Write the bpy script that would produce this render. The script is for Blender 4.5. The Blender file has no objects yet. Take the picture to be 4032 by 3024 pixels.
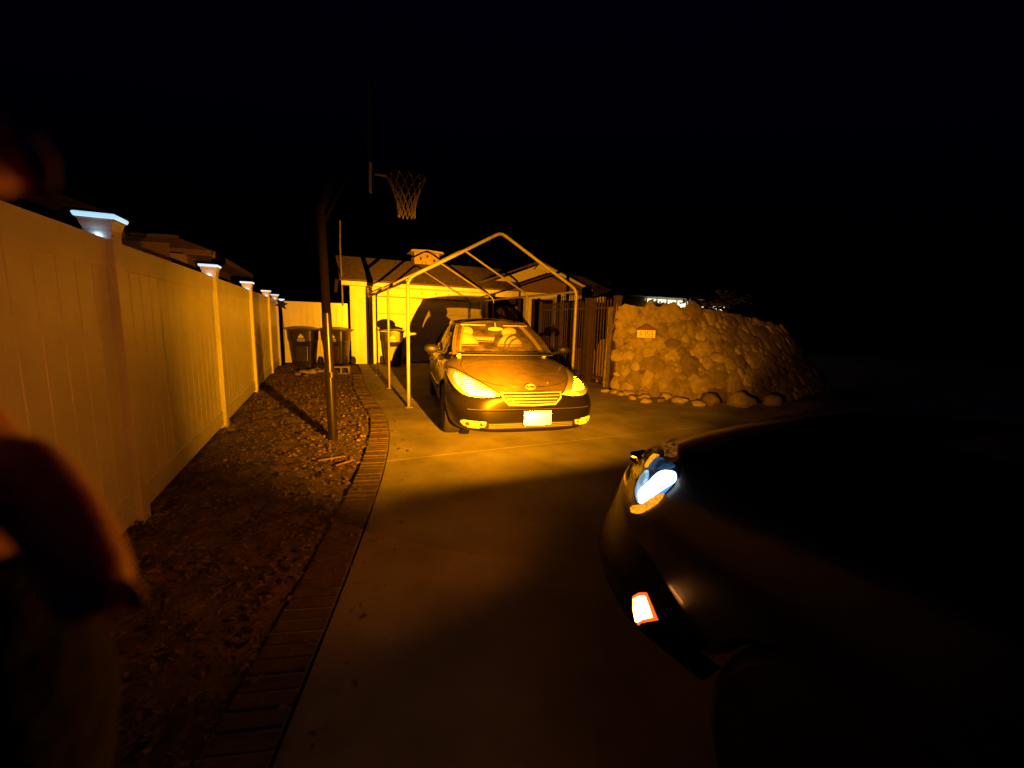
import bpy, bmesh, math, random
import numpy as np
from mathutils import Vector, Matrix, noise as mnoise
from mathutils.bvhtree import BVHTree
rnd = random.Random(7)
SC = bpy.context.scene
COL = SC.collection
R = math.radians
AMBER = (1.0, 0.325, 0.0028)
# ------------------------------------------------------------------ camera
cam = bpy.data.cameras.new('camera')
camo = bpy.data.objects.new('camera', cam); COL.objects.link(camo)
yaw, pitch, roll = R(24.53), R(8.56), R(1.63)
fwd = Vector((math.sin(yaw)*math.cos(pitch), math.cos(yaw)*math.cos(pitch), -math.sin(pitch)))
rt = Vector((math.cos(yaw), -math.sin(yaw), 0)); up = rt.cross(fwd)
r2 = rt*math.cos(roll) + up*math.sin(roll); u2 = -rt*math.sin(roll) + up*math.cos(roll)
camo.matrix_world = Matrix(((r2.x, u2.x, -fwd.x, 0), (r2.y, u2.y, -fwd.y, 0), (r2.z, u2.z, -fwd.z, 1.413), (0, 0, 0, 1)))
cam.sensor_width = 36; cam.lens = 36*1623/4032
cam.clip_start = 0.01; cam.clip_end = 1500
cam.dof.use_dof = True; cam.dof.focus_distance = 5.5; cam.dof.aperture_fstop = 3.6
SC.camera = camo
# ------------------------------------------------------------------ world: late dusk, almost night
w = bpy.data.worlds.new('World'); SC.world = w; w.use_nodes = True
nt = w.node_tree; bg = nt.nodes['Background']
sky = nt.nodes.new('ShaderNodeTexSky'); sky.sky_type = 'NISHITA'; sky.sun_disc = False
sky.sun_elevation = R(-4); sky.sun_rotation = R(200); sky.ozone_density = 6
tint = nt.nodes.new('ShaderNodeMix'); tint.data_type = 'RGBA'; tint.blend_type = 'MULTIPLY'; tint.inputs[0].default_value = 1; tint.inputs[7].default_value = (.12, .14, .9, 1)
nt.links.new(sky.outputs[0], tint.inputs[6]); nt.links.new(tint.outputs[2], bg.inputs[0]); bg.inputs[1].default_value = 0.14
SC.view_settings.view_transform = 'Standard'; SC.view_settings.look = 'None'
SC.view_settings.exposure = 0; SC.view_settings.gamma = 1; SC.view_settings.use_curve_mapping = False
SC.cycles.max_bounces = 8; SC.cycles.transparent_max_bounces = 12
SC.cycles.caustics_reflective = False; SC.cycles.caustics_refractive = False
SC.cycles.sample_clamp_indirect = 3.0
# ------------------------------------------------------------------ materials
def mat(name, col, rough=.6, metal=0, var=.0, vs=8, bump=0, bs=60, col2=None, spec=.5, coat=0, emit=None, es=0, detail=6, stretch=None):
    m = bpy.data.materials.new(name); m.use_nodes = True
    n = m.node_tree.nodes; l = m.node_tree.links; b = n['Principled BSDF']
    b.inputs['Roughness'].default_value = rough; b.inputs['Metallic'].default_value = metal
    b.inputs['Specular IOR Level'].default_value = spec; b.inputs['Coat Weight'].default_value = coat
    b.inputs['Base Color'].default_value = (*col, 1)
    if emit:
        b.inputs['Emission Color'].default_value = (*emit, 1); b.inputs['Emission Strength'].default_value = es
    if var or bump or col2:
        tc = n.new('ShaderNodeTexCoord'); mp = n.new('ShaderNodeMapping'); l.new(tc.outputs['Object'], mp.inputs[0])
        if stretch: mp.inputs['Scale'].default_value = stretch
    if var or col2:
        t = n.new('ShaderNodeTexNoise'); t.inputs['Scale'].default_value = vs; t.inputs['Detail'].default_value = detail
        l.new(mp.outputs[0], t.inputs['Vector'])
        cr = n.new('ShaderNodeValToRGB'); cr.color_ramp.elements[0].position = .32; cr.color_ramp.elements[1].position = .68
        c2 = col2 or tuple(c*(1-var) for c in col)
        cr.color_ramp.elements[0].color = (*c2, 1); cr.color_ramp.elements[1].color = (*(tuple(min(1, c*(1+var*.4)) for c in col)), 1)
        l.new(t.outputs['Fac'], cr.inputs[0]); l.new(cr.outputs[0], b.inputs['Base Color'])
    if bump:
        t2 = n.new('ShaderNodeTexNoise'); t2.inputs['Scale'].default_value = bs; t2.inputs['Detail'].default_value = 5
        l.new(mp.outputs[0], t2.inputs['Vector'])
        bp = n.new('ShaderNodeBump'); bp.inputs['Strength'].default_value = bump; bp.inputs['Distance'].default_value = .02
        l.new(t2.outputs['Fac'], bp.inputs['Height']); l.new(bp.outputs[0], b.inputs['Normal'])
    return m
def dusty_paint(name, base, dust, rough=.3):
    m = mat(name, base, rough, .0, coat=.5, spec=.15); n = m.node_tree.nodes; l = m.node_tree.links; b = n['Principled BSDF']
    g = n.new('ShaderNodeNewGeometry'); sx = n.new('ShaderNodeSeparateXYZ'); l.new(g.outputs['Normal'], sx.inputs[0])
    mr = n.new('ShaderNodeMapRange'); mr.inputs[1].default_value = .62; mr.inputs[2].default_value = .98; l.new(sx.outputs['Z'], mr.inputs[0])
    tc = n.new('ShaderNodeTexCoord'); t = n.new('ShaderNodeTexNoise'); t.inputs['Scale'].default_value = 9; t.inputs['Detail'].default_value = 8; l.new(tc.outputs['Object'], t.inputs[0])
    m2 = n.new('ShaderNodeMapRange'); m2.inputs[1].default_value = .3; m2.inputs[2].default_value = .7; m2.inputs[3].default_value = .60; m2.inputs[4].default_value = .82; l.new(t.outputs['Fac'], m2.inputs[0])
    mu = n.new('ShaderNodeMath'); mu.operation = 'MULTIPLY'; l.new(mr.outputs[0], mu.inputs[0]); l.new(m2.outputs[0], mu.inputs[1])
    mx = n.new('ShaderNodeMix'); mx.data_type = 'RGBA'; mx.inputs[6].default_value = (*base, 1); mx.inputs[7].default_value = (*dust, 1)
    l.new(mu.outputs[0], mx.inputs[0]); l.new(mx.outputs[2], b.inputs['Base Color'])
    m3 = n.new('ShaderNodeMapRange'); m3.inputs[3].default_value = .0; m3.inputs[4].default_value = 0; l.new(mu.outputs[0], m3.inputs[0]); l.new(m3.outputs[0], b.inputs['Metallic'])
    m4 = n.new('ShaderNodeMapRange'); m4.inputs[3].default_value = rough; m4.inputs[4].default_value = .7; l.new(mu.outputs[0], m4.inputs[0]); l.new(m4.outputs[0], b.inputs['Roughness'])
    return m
def glass(name, tint=(.9, .9, .9), refl=.1, rough=.03, dust=0):
    m = bpy.data.materials.new(name); m.use_nodes = True
    n = m.node_tree.nodes; l = m.node_tree.links; n.clear()
    o = n.new('ShaderNodeOutputMaterial'); mx = n.new('ShaderNodeMixShader'); t = n.new('ShaderNodeBsdfTransparent'); g = n.new('ShaderNodeBsdfGlossy')
    t.inputs[0].default_value = (*tint, 1); g.inputs['Roughness'].default_value = rough
    lw = n.new('ShaderNodeLayerWeight'); lw.inputs[0].default_value = .25
    ma = n.new('ShaderNodeMath'); ma.operation = 'MULTIPLY_ADD'; ma.inputs[1].default_value = .6; ma.inputs[2].default_value = refl
    l.new(lw.outputs['Fresnel'], ma.inputs[0]); l.new(ma.outputs[0], mx.inputs[0])
    l.new(t.outputs[0], mx.inputs[1]); l.new(g.outputs[0], mx.inputs[2]); l.new(mx.outputs[0], o.inputs[0])
    if dust:
        df = n.new('ShaderNodeBsdfDiffuse'); df.inputs[0].default_value = (.34, .28, .19, 1); m2 = n.new('ShaderNodeMixShader')
        tc = n.new('ShaderNodeTexCoord'); t2 = n.new('ShaderNodeTexNoise'); t2.inputs['Scale'].default_value = 6; t2.inputs['Detail'].default_value = 7; l.new(tc.outputs['Object'], t2.inputs[0])
        mr = n.new('ShaderNodeMapRange'); mr.inputs[1].default_value = .3; mr.inputs[2].default_value = .75; mr.inputs[3].default_value = dust*.3; mr.inputs[4].default_value = dust*1.6; l.new(t2.outputs['Fac'], mr.inputs[0])
        l.new(mr.outputs[0], m2.inputs[0]); l.new(mx.outputs[0], m2.inputs[1]); l.new(df.outputs[0], m2.inputs[2]); l.new(m2.outputs[0], o.inputs[0])
    return m
def emis(name, col, s, ripple=0, scale=70):
    m = mat(name, (.02, .02, .02), emit=col, es=s)
    if ripple:                                            # uneven glow of moulded lamp optics
        n = m.node_tree.nodes; l = m.node_tree.links; tc = n.new('ShaderNodeTexCoord'); t = n.new('ShaderNodeTexNoise'); t.inputs['Scale'].default_value = scale; t.inputs['Detail'].default_value = 2
        l.new(tc.outputs['Object'], t.inputs[0]); mr = n.new('ShaderNodeMapRange'); mr.inputs[1].default_value = .35; mr.inputs[2].default_value = .65; mr.inputs[3].default_value = s*(1-ripple); mr.inputs[4].default_value = s*(1+ripple*.6)
        l.new(t.outputs['Fac'], mr.inputs[0]); l.new(mr.outputs[0], n['Principled BSDF'].inputs['Emission Strength'])
    return m
def island_mat(name, rough):
    m = mat(name, (.3, .27, .2), rough, var=.3, vs=9, bump=.5, bs=30); n = m.node_tree.nodes; l = m.node_tree.links; b = n['Principled BSDF']
    src = b.inputs['Base Color'].links[0].from_socket
    g = n.new('ShaderNodeNewGeometry'); cr = n.new('ShaderNodeValToRGB'); cr.color_ramp.interpolation = 'LINEAR'
    for p, c in ((0, (.42, .36, .30)), (.2, (.85, .80, .72)), (.6, (1.05, 1.0, .9)), (1, (1.35, 1.28, 1.1))):
        e = cr.color_ramp.elements[0] if p == 0 else cr.color_ramp.elements[1] if p == 1 else cr.color_ramp.elements.new(p); e.position = p; e.color = (*c, 1)
    l.new(g.outputs['Random Per Island'], cr.inputs[0])
    mx = n.new('ShaderNodeMix'); mx.data_type = 'RGBA'; mx.blend_type = 'MULTIPLY'; mx.inputs[0].default_value = 1
    l.new(src, mx.inputs[6]); l.new(cr.outputs[0], mx.inputs[7]); l.new(mx.outputs[2], b.inputs['Base Color']); return m
def vinyl_mat():
    m = mat('white_vinyl', (.78, .78, .77), .38, var=.10, vs=3, bump=.05, bs=12); n = m.node_tree.nodes; l = m.node_tree.links; b = n['Principled BSDF']
    src = b.inputs['Base Color'].links[0].from_socket
    tc = n.new('ShaderNodeTexCoord'); t = n.new('ShaderNodeTexNoise'); t.inputs['Scale'].default_value = 22; t.inputs['Detail'].default_value = 7; t.inputs['Roughness'].default_value = .7; l.new(tc.outputs['Object'], t.inputs[0])
    g = n.new('ShaderNodeNewGeometry'); sx = n.new('ShaderNodeSeparateXYZ'); l.new(g.outputs['Position'], sx.inputs[0])
    mr = n.new('ShaderNodeMapRange'); mr.inputs[1].default_value = 0; mr.inputs[2].default_value = .75; mr.inputs[3].default_value = .58; mr.inputs[4].default_value = .74; l.new(sx.outputs['Z'], mr.inputs[0])
    su = n.new('ShaderNodeMath'); su.operation = 'SUBTRACT'; l.new(t.outputs['Fac'], su.inputs[0]); l.new(mr.outputs[0], su.inputs[1])
    m2 = n.new('ShaderNodeMapRange'); m2.inputs[1].default_value = 0; m2.inputs[2].default_value = .05; m2.inputs[4].default_value = .85; l.new(su.outputs[0], m2.inputs[0])
    mx = n.new('ShaderNodeMix'); mx.data_type = 'RGBA'; mx.inputs[7].default_value = (.10, .06, .03, 1); l.new(m2.outputs[0], mx.inputs[0]); l.new(src, mx.inputs[6]); l.new(mx.outputs[2], b.inputs['Base Color']); return m
M = dict(
    vinyl=vinyl_mat(),
    conc=mat('concrete', (.32, .30, .27), .8, var=.42, vs=1.6, bump=.22, bs=90),
    footing=mat('fence_footing', (.30, .27, .22), .9, var=.35, vs=10, bump=.5, bs=60),
    dirt=mat('dirt', (.16, .115, .075), .95, var=.5, vs=6, bump=.8, bs=45),
    brick=mat('kerb_brick', (.13, .095, .068), .9, var=.3, vs=14, bump=.4, bs=70),
    leaf=mat('dry_leaf', (.23, .16, .095), .75, var=.5, vs=9),
    stone=island_mat('field_stone', .85),
    mortar=mat('mortar', (.24, .20, .15), .95, var=.4, vs=12, bump=.6, bs=40),
    siding=mat('cream_siding', (.72, .70, .62), .55, var=.10, vs=4, bump=.08, bs=30),
    trim=mat('white_trim', (.76, .75, .70), .5, var=.12, vs=6, bump=.05, bs=25),
    roof=mat('roof_shingle', (.11, .085, .066), .9, var=.35, vs=7, bump=.6, bs=40),
    wood=mat('weathered_wood', (.19, .115, .06), .8, var=.45, vs=7, bump=.3, bs=30, stretch=(6, 6, 1)),
    woodpale=mat('pale_board', (.30, .20, .11), .8, var=.4, vs=9, bump=.3, bs=30, stretch=(6, 6, 1)),
    iron=mat('dark_iron', (.095, .07, .06), .45, .35, var=.3, vs=20),
    ironbrown=mat('brown_gate_steel', (.055, .034, .026), .55, .1, var=.3, vs=12, bump=.1, bs=40),
    steel=mat('white_steel_tube', (.215, .20, .18), .5, var=.25, vs=9),
    polepaint=mat('pole_paint', (.022, .017, .014), .30, .2, var=.3, vs=14),
    binp=mat('bin_plastic', (.030, .025, .022), .32, var=.25, vs=8, bump=.05, bs=40),
    bindark=mat('bin_dark', (.03, .03, .03), .4),
    sticker=mat('bin_print', (.7, .68, .6), .5),
    rubber=mat('rubber', (.022, .021, .02), .75, bump=.2, bs=60),
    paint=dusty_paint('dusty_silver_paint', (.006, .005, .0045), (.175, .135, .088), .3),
    black=mat('black_plastic', (.006, .006, .006), .55, spec=.3),
    lightless=mat('matt_black_shield', (.0008, .0008, .0008), 1, spec=0),
    softled=emis('pale_light_guide', (.40, .72, 1.0), 1.0, .6, 30),
    seam=mat('shut_line', (.01, .01, .01), .8),
    chrome=mat('chrome', (.75, .75, .75), .16, 1),
    refl=mat('lamp_reflector', (.92, .92, .92), .27, .97),
    plate=mat('number_plate', (.88, .88, .86), .28, .85),
    lampback=mat('lamp_white_housing', (.80, .80, .78), .4),
    satin=mat('satin_trim', (.7, .68, .62), .42, .8),
    pillartrim=mat('interior_trim', (.55, .48, .36), .7),
    silverw=mat('alloy_wheel', (.35, .34, .33), .35, .8),
    seat=mat('seat_cover', (.72, .62, .48), .6, var=.15, vs=6, bump=.25, bs=9),
    dash=mat('dashboard', (.20, .16, .12), .6, var=.2, vs=8),
    suv=mat('black_suv_paint', (.012, .0105, .010), .34, .0, coat=.35, bump=.03, bs=14),
    suvplastic=mat('suv_bumper', (.005, .0045, .004), .25, spec=.12),
    lampblue=mat('suv_lamp_bowl', (.10, .22, .42), .22, .7),  # blue base colour paints in the white guide's reflected tint
    white_led=emis('white_light_guide', (.72, .88, 1.0), 5.0),
    bluish=emis('blue_painted_glow', (.06, .22, .48), .26, .9, 28),  # painted glow: bluish reflection of the white guide, as emission
    amber_led=emis('amber_strip', (1.0, .36, .008), 1.3, .6, 170),
    ambercone=emis('amber_painted_glow', (1.0, .30, .02), .16, .9, 60),  # painted glow: bulb light mirrored by the cone, as emission
    dullmetal=mat('dull_trim', (.16, .15, .13), .5, .5),
    marker=emis('side_marker_rim', (1.0, .10, .012), 1.6),
    markercore=emis('side_marker_core', (1.0, .34, .07), 26.0),
    cap=mat('cap_lens', (.6, .7, .75), .3, emit=(.42, .78, 1.0), es=.95),
    capwhite=mat('cap_lens_far', (.6, .7, .75), .3, emit=(.62, .80, .95), es=.9),
    poleshade=mat('shade_painted_pole', (.006, .004, .003), .8, spec=.03),  # near-black upper pole and arm: the beam's upward fading put into the colour
    net=mat('net_cord', (.16, .14, .11), .8),
    orange=mat('rim_paint', (.02, .007, .004), .6, .0, spec=.1),
    board=mat('backboard', (.024, .022, .021), .6, spec=.2),
    skin=mat('skin', (.42, .22, .15), .5, var=.12, vs=60, bump=.15, bs=220),
    sleeve=mat('dark_sleeve', (.003, .003, .003), .95, spec=.1, bump=.3, bs=90),
    nail=mat('nail', (.5, .3, .24), .3),
    block=mat('cinder', (.34, .32, .28), .95, var=.2, vs=20, bump=.5, bs=120),
    green=mat('shrub_leaf', (.03, .035, .014), .6, var=.4, vs=5),
    treeleaf=mat('tree_leaf', (.008, .009, .005), .7, var=.4, vs=3),
    bark=mat('bark', (.08, .06, .045), .9, bump=.6, bs=20),
    plaque=mat('plaque_face', (.82, .76, .6), .6, var=.08, vs=20),
    plaquedark=mat('plaque_roof', (.14, .07, .045), .7),
    digit=mat('plaque_digit', (.035, .02, .012), .7, spec=.1),
    litwin=emis('lit_window', (1.0, .93, .66), 1.35),
    litsoffit=mat('patio_soffit', (.5, .47, .3), .7),
    nwall=mat('neighbour_stucco', (.42, .30, .20), .85, var=.15, vs=4, bump=.2, bs=40),
    nroof=mat('neighbour_roof', (.22, .15, .10), .9, var=.3, vs=5, bump=.5, bs=30),
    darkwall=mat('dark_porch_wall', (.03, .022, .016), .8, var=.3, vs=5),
    dark=mat('dark_opening', (.01, .009, .008), .6),
    birdwood=mat('dovecote_board', (.45, .37, .25), .8, var=.3, vs=10, bump=.2, bs=40),
    glass=glass('car_glass', (.9, .9, .88), .04, dust=.13),
    lens=glass('lamp_lens', (.96, .97, 1), .04),
    darkglass=mat('dark_glass', (.01, .01, .012), .06, coat=.5),
)
sb_ = M['skin'].node_tree.nodes['Principled BSDF']; sb_.inputs['Subsurface Weight'].default_value = .7; sb_.inputs['Subsurface Radius'].default_value = (1, .35, .15); sb_.inputs['Subsurface Scale'].default_value = .012
# ------------------------------------------------------------------ geometry helpers
class MB:
    def __init__(s): s.v = []; s.f = []
    def add(s, vs, fs):
        o = len(s.v); s.v += [tuple(v) for v in vs]; s.f += [tuple(i+o for i in f) for f in fs]; return s
    def box(s, c, d, rz=0, m=None):
        x, y, z = (a/2 for a in d); c = Vector(c)
        q = m or Matrix.Rotation(rz, 3, 'Z')
        vs = [c + q @ Vector((i*x, j*y, k*z)) for k in (-1, 1) for j in (-1, 1) for i in (-1, 1)]
        return s.add(vs, [(0, 2, 3, 1), (4, 5, 7, 6), (0, 1, 5, 4), (2, 6, 7, 3), (0, 4, 6, 2), (1, 3, 7, 5)])
    def bbox(s, c, d, rz=0, b=.008, m=None):            # box with chamfered vertical and horizontal edges
        bm = bmesh.new(); bmesh.ops.create_cube(bm, size=1)
        for v in bm.verts: v.co = Vector((v.co.x*d[0], v.co.y*d[1], v.co.z*d[2]))
        bmesh.ops.bevel(bm, geom=bm.edges[:], offset=b, segments=2, affect='EDGES', profile=.6)
        q = m or Matrix.Rotation(rz, 3, 'Z'); c = Vector(c)
        bm.verts.index_update()
        s.add([c + q @ v.co for v in bm.verts], [[v.index for v in f.verts] for f in bm.faces]); bm.free(); return s
    def tube(s, pts, r, n=10, cap=True, ry=None):
        pts = [Vector(p) for p in pts]; rs = r if isinstance(r, (list, tuple)) else [r]*len(pts)
        T = [(pts[min(i+1, len(pts)-1)] - pts[max(i-1, 0)]).normalized() for i in range(len(pts))]
        a = Vector((0, 0, 1)) if abs(T[0].z) < .9 else Vector((1, 0, 0))
        u = T[0].cross(a).normalized(); vs = []; fs = []
        for i, p in enumerate(pts):
            u = (u - T[i]*u.dot(T[i])).normalized(); v = T[i].cross(u)
            for k in range(n):
                t = 2*math.pi*k/n; vs.append(p + u*math.cos(t)*rs[i] + v*math.sin(t)*(ry or rs[i]))
        for i in range(len(pts)-1):
            for k in range(n):
                a0 = i*n+k; b0 = i*n+(k+1) % n; fs.append((a0, b0, b0+n, a0+n))
        if cap: fs += [tuple(range(n))[::-1], tuple(range((len(pts)-1)*n, len(pts)*n))]
        return s.add(vs, fs)
    def lathe(s, prof, c, axis='X', n=28):               # prof: (radius, along-axis)
        vs = []; fs = []; c = Vector(c)
        for r, a in prof:
            for k in range(n):
                t = 2*math.pi*k/n; p = (r*math.cos(t), r*math.sin(t))
                vs.append(c + (Vector((a, p[0], p[1])) if axis == 'X' else Vector((p[0], p[1], a)) if axis == 'Z' else Vector((p[0], a, p[1]))))
        for i in range(len(prof)-1):
            for k in range(n):
                a0 = i*n+k; b0 = i*n+(k+1) % n; fs.append((a0, b0, b0+n, a0+n))
        fs += [tuple(range(n))[::-1], tuple(range((len(prof)-1)*n, len(prof)*n))]
        return s.add(vs, fs)
    def prism(s, poly, d):                               # poly: 3-D points of one face, d: extrusion vector
        n = len(poly); d = Vector(d); a = [Vector(p) for p in poly]
        return s.add(a + [p+d for p in a], [tuple(range(n)), tuple(range(2*n-1, n-1, -1))] + [(i, i+n, (i+1) % n+n, (i+1) % n) for i in range(n)])
    def blob(s, c, rad, seed=0, lump=.18, sub=2, m=None, freq=1.3):
        bm = bmesh.new(); bmesh.ops.create_icosphere(bm, subdivisions=sub, radius=1)
        q = m or Matrix.Identity(3); c = Vector(c); bm.verts.index_update(); vs = []
        for v in bm.verts:
            k = 1 + lump*mnoise.noise(v.co*freq + Vector((seed*3.1, seed*1.7, seed*.9)))*1.6
            p = v.co*k; vs.append(c + q @ Vector((p.x*rad[0], p.y*rad[1], p.z*rad[2])))
        s.add(vs, [[v.index for v in f.verts] for f in bm.faces]); bm.free(); return s
    def grid(s, P):                                      # P[i][j] -> points
        n, k = len(P), len(P[0])
        return s.add([p for row in P for p in row], [(i*k+j, i*k+j+1, (i+1)*k+j+1, (i+1)*k+j) for i in range(n-1) for j in range(k-1)])
    def build(s, name, m, parent=None, smooth=False, ang=40):
        me = bpy.data.meshes.new(name); me.from_pydata(s.v, [], s.f); me.materials.append(m)
        bm = bmesh.new(); bm.from_mesh(me); bmesh.ops.recalc_face_normals(bm, faces=bm.faces[:])
        if smooth:
            for f in bm.faces: f.smooth = True
            for e in bm.edges:
                if len(e.link_faces) == 2 and e.calc_face_angle(0) > R(ang): e.smooth = False
        bm.to_mesh(me); bm.free()
        o = bpy.data.objects.new(name, me); COL.objects.link(o)
        if parent: o.parent = parent
        return o
def thing(name, label, cat, loc=(0, 0, 0), rz=0, group=None):
    o = bpy.data.objects.new(name, None); COL.objects.link(o); o.empty_display_size = .1
    o.location = loc; o.rotation_euler = (0, 0, rz); o['label'] = label; o['category'] = cat
    if group: o['group'] = group
    return o
def tag(o, label, cat, group=None):
    o['label'] = label; o['category'] = cat
    if group: o['group'] = group
    return o
def struct(o): o['kind'] = 'structure'; return o
def dup(root, loc=None, rz=None, label=None):
    def cp(o, par):
        c = o.copy(); COL.objects.link(c)
        if par: c.parent = par
        for ch in o.children: cp(ch, c)
        return c
    r = cp(root, None)
    if loc is not None: r.location = loc
    if rz is not None: r.rotation_euler = (0, 0, rz)
    if label: r['label'] = label
    return r
def lamp(name, kind, loc, energy, col, size=.01, parent=None, rot=None, **kw):
    l = bpy.data.lights.new(name, kind); l.energy = energy; l.color = col; l.shadow_soft_size = size
    for k, v in kw.items(): setattr(l, k, v)
    o = bpy.data.objects.new(name, l); COL.objects.link(o); o.location = loc
    if rot is not None: o.rotation_euler = rot
    if parent: o.parent = parent
    return o
def catmull(pts, n=8):
    P = [Vector(p) for p in pts]; P = [2*P[0]-P[1]] + P + [2*P[-1]-P[-2]]; out = []
    for i in range(1, len(P)-2):
        for k in range(n):
            t = k/n; a, b, c, d = P[i-1:i+3]
            out.append(.5*((2*b)+(c-a)*t+(2*a-5*b+4*c-d)*t*t+(3*b-a-3*c+d)*t*t*t))
    return out + [P[-2]]
def interp(x, xs, ys): return float(np.interp(x, xs, ys))

# ------------------------------------------------------------------ setting: ground, driveway, bed, kerb
struct(MB().add([(-400, -400, -.06), (400, -400, -.06), (400, 400, -.06), (-400, 400, -.06)], [(0, 1, 2, 3)]).build('ground', M['dirt']))
KE = [(-.95, -1.2), (-.6, 0), (-.3, 1.0), (-.054, 1.85), (.054, 2.24), (.216, 2.85), (.42, 3.68), (.57, 4.41), (.67, 5.04), (.757, 5.77), (.78, 6.35),
      (.75, 7.29), (.73, 8.52), (.76, 9.39), (.82, 10.94), (.88, 12.2), (.9, 13.5)]
kx = [p[0] for p in KE]; ky = [p[1] for p in KE]
def kerbx(y): return interp(y, ky, kx)
def right_x(y): return 16 if y < 4.6 else interp(y, [4.6, 5.2, 6.2, 7, 8.2, 14], [12, 7.2, 6.0, 5.75, 6.0, 6.0])
drive = MB()
joints = [-8, -2.2, 4.12, 7.3, 10.4, 13.5]
for a, b in zip(joints[:-1], joints[1:]):
    ys = np.linspace(a+.004, b-.004, 24)
    for s0, s1 in ((0, .5), (.5, 1)):
        cols = [s0 + (s1-s0)*t for t in np.linspace(0, 1, 6)]
        g = .004
        P = [[(kerbx(y)+.012 + (right_x(y)-kerbx(y)-.012)*c + (g if c == s0 and s0 else -g if c == s1 and s1 < 1 else 0), y, .004*mnoise.noise(Vector((c*9, y*.7, 0)))) for c in cols] for y in ys]
        drive.grid(P)
        edge = [P[0][j] for j in range(6)] + [P[i][5] for i in range(1, 24)] + [P[23][j] for j in range(4, -1, -1)] + [P[i][0] for i in range(22, 0, -1)]
        n = len(edge)
        drive.add(edge + [(x, y, z-.05) for x, y, z in edge], [(i, (i+1) % n, (i+1) % n+n, i+n) for i in range(n)])
struct(drive.build('driveway', M['conc'], smooth=True))
# planting bed: rough earth between the fence and the kerb
P = []
for y in np.arange(-1.4, 13.5, .06):
    row = []
    xr = kerbx(y) - .235
    for t in np.linspace(0, 1, 34):
        x = -1.32 + (xr+1.32)*t
        v = Vector((x*3, y*3, 0)); z = .030*mnoise.noise(v) + .030*mnoise.noise(v*3.1) + .022*mnoise.noise(v*7)
        z *= min(1, (1-t)*6+.1)
        row.append((x, y, z-.012+.03*min(1, (1-t)*4)))
    P.append(row)
struct(MB().grid(P).build('soil', M['dirt'], smooth=True))
# brick kerb
kb = MB(); curve = catmull([(x, y, 0) for x, y in KE[:-2]], 12)
acc = 0; prev = curve[0]; pitchb = .077
for p in curve[1:]:
    seg = (p-prev).length
    while acc <= seg:
        q = prev + (p-prev)*(acc/seg); d = (p-prev).normalized(); nrm = Vector((-d.y, d.x, 0))
        acc += pitchb
        ang = math.atan2(d.y, d.x) - math.pi/2
        c = q + nrm*(.112 + rnd.uniform(-.004, .004))
        kb.bbox((c.x, c.y, -.018+rnd.uniform(-.006, .005)), (.215, .064, .075), ang+rnd.uniform(-.02, .02), .005)
    acc -= seg; prev = p
bed = MB().grid([[p+Vector((-d.y, d.x, 0)).normalized()*o_+Vector((0, 0, .008)) for o_ in (.0, .225)] for p, d in zip(curve[:-1], [b_-a_ for a_, b_ in zip(curve[:-1], curve[1:])])])
brk = struct(kb.build('brick_kerb', M['brick'])); bed.build('mortar_bed', M['footing'], brk)
# ------------------------------------------------------------------ vinyl fence
FX = -1.134
posts = [.69, 3.33, 5.965, 8.605, 11.235, 13.15]
fence = thing('vinyl_fence', 'long white vinyl privacy fence running down the left side of the drive', 'fence', (FX-.065, 3.456, 0))
def rel(o, root): o.parent = root; o.matrix_parent_inverse = Matrix.Identity(4); return o
class RB(MB):
    def __init__(s, org): super().__init__(); s.o = Vector(org)
    def build(s, name, m, parent=None, smooth=False, ang=40):
        s.v = [tuple(Vector(v)-s.o) for v in s.v]; return super().build(name, m, parent, smooth, ang)
FO = (FX-.065, 3.456, 0)
for i, y in enumerate(posts):
    RB(FO).bbox((FX-.065, y+.065, .90), (.13, .13, 1.92), 0, .006).build('post', M['vinyl'], fence)
    RB(FO).box((FX-.065, y+.065, -.02), (.3, .26, .07)).build('footing', M['footing'], fence)
for a, b in zip(posts[:-1], posts[1:]):
    y0, y1 = a+.13, b
    pn = RB(FO); nb = max(4, int((y1-y0)/.17)); st = (y1-y0)/nb
    for k in range(nb):                                   # tongue-and-groove boards with V grooves
        ya, yb = y0+k*st, y0+(k+1)*st
        for sx in (FX-.043, FX-.087):
            s = 1 if sx > FX-.06 else -1
            pn.add([(sx-.007*s, ya, .2), (sx, ya+.006, .2), (sx, yb-.006, .2), (sx-.007*s, yb, .2), (sx-.007*s, ya, 1.70), (sx, ya+.006, 1.70), (sx, yb-.006, 1.70), (sx-.007*s, yb, 1.70)],
                   [(0, 1, 5, 4), (1, 2, 6, 5), (2, 3, 7, 6)])
    pn.build('panel', M['vinyl'], fence)
    RB(FO).bbox((FX-.065, (y0+y1)/2, 1.755), (.066, y1-y0, .17), 0, .006).build('top_rail', M['vinyl'], fence)
    RB(FO).bbox((FX-.065, (y0+y1)/2, .15), (.066, y1-y0, .17), 0, .006).build('bottom_rail', M['vinyl'], fence)
RB(FO).box((FX-.08, 6.5, -.01), (.16, 14, .05)).build('footing', M['footing'], fence)
back = thing('vinyl_fence', 'short white vinyl fence between the long fence and the garage corner', 'fence', (-.25, 13.55, 0))
BO = (-.25, 13.55, 0)
pn = RB(BO)
for k in range(11):
    x0 = -1.07 + k*.158
    pn.add([(x0, 13.525, .2), (x0+.008, 13.52, .2), (x0+.15, 13.52, .2), (x0+.158, 13.525, .2), (x0, 13.525, 1.72), (x0+.008, 13.52, 1.72), (x0+.15, 13.52, 1.72), (x0+.158, 13.525, 1.72)], [(0, 1, 5, 4), (1, 2, 6, 5), (2, 3, 7, 6)])
pn.box((-.2, 13.56, .96), (1.73, .03, 1.52)).build('panel', M['vinyl'], back)
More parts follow.
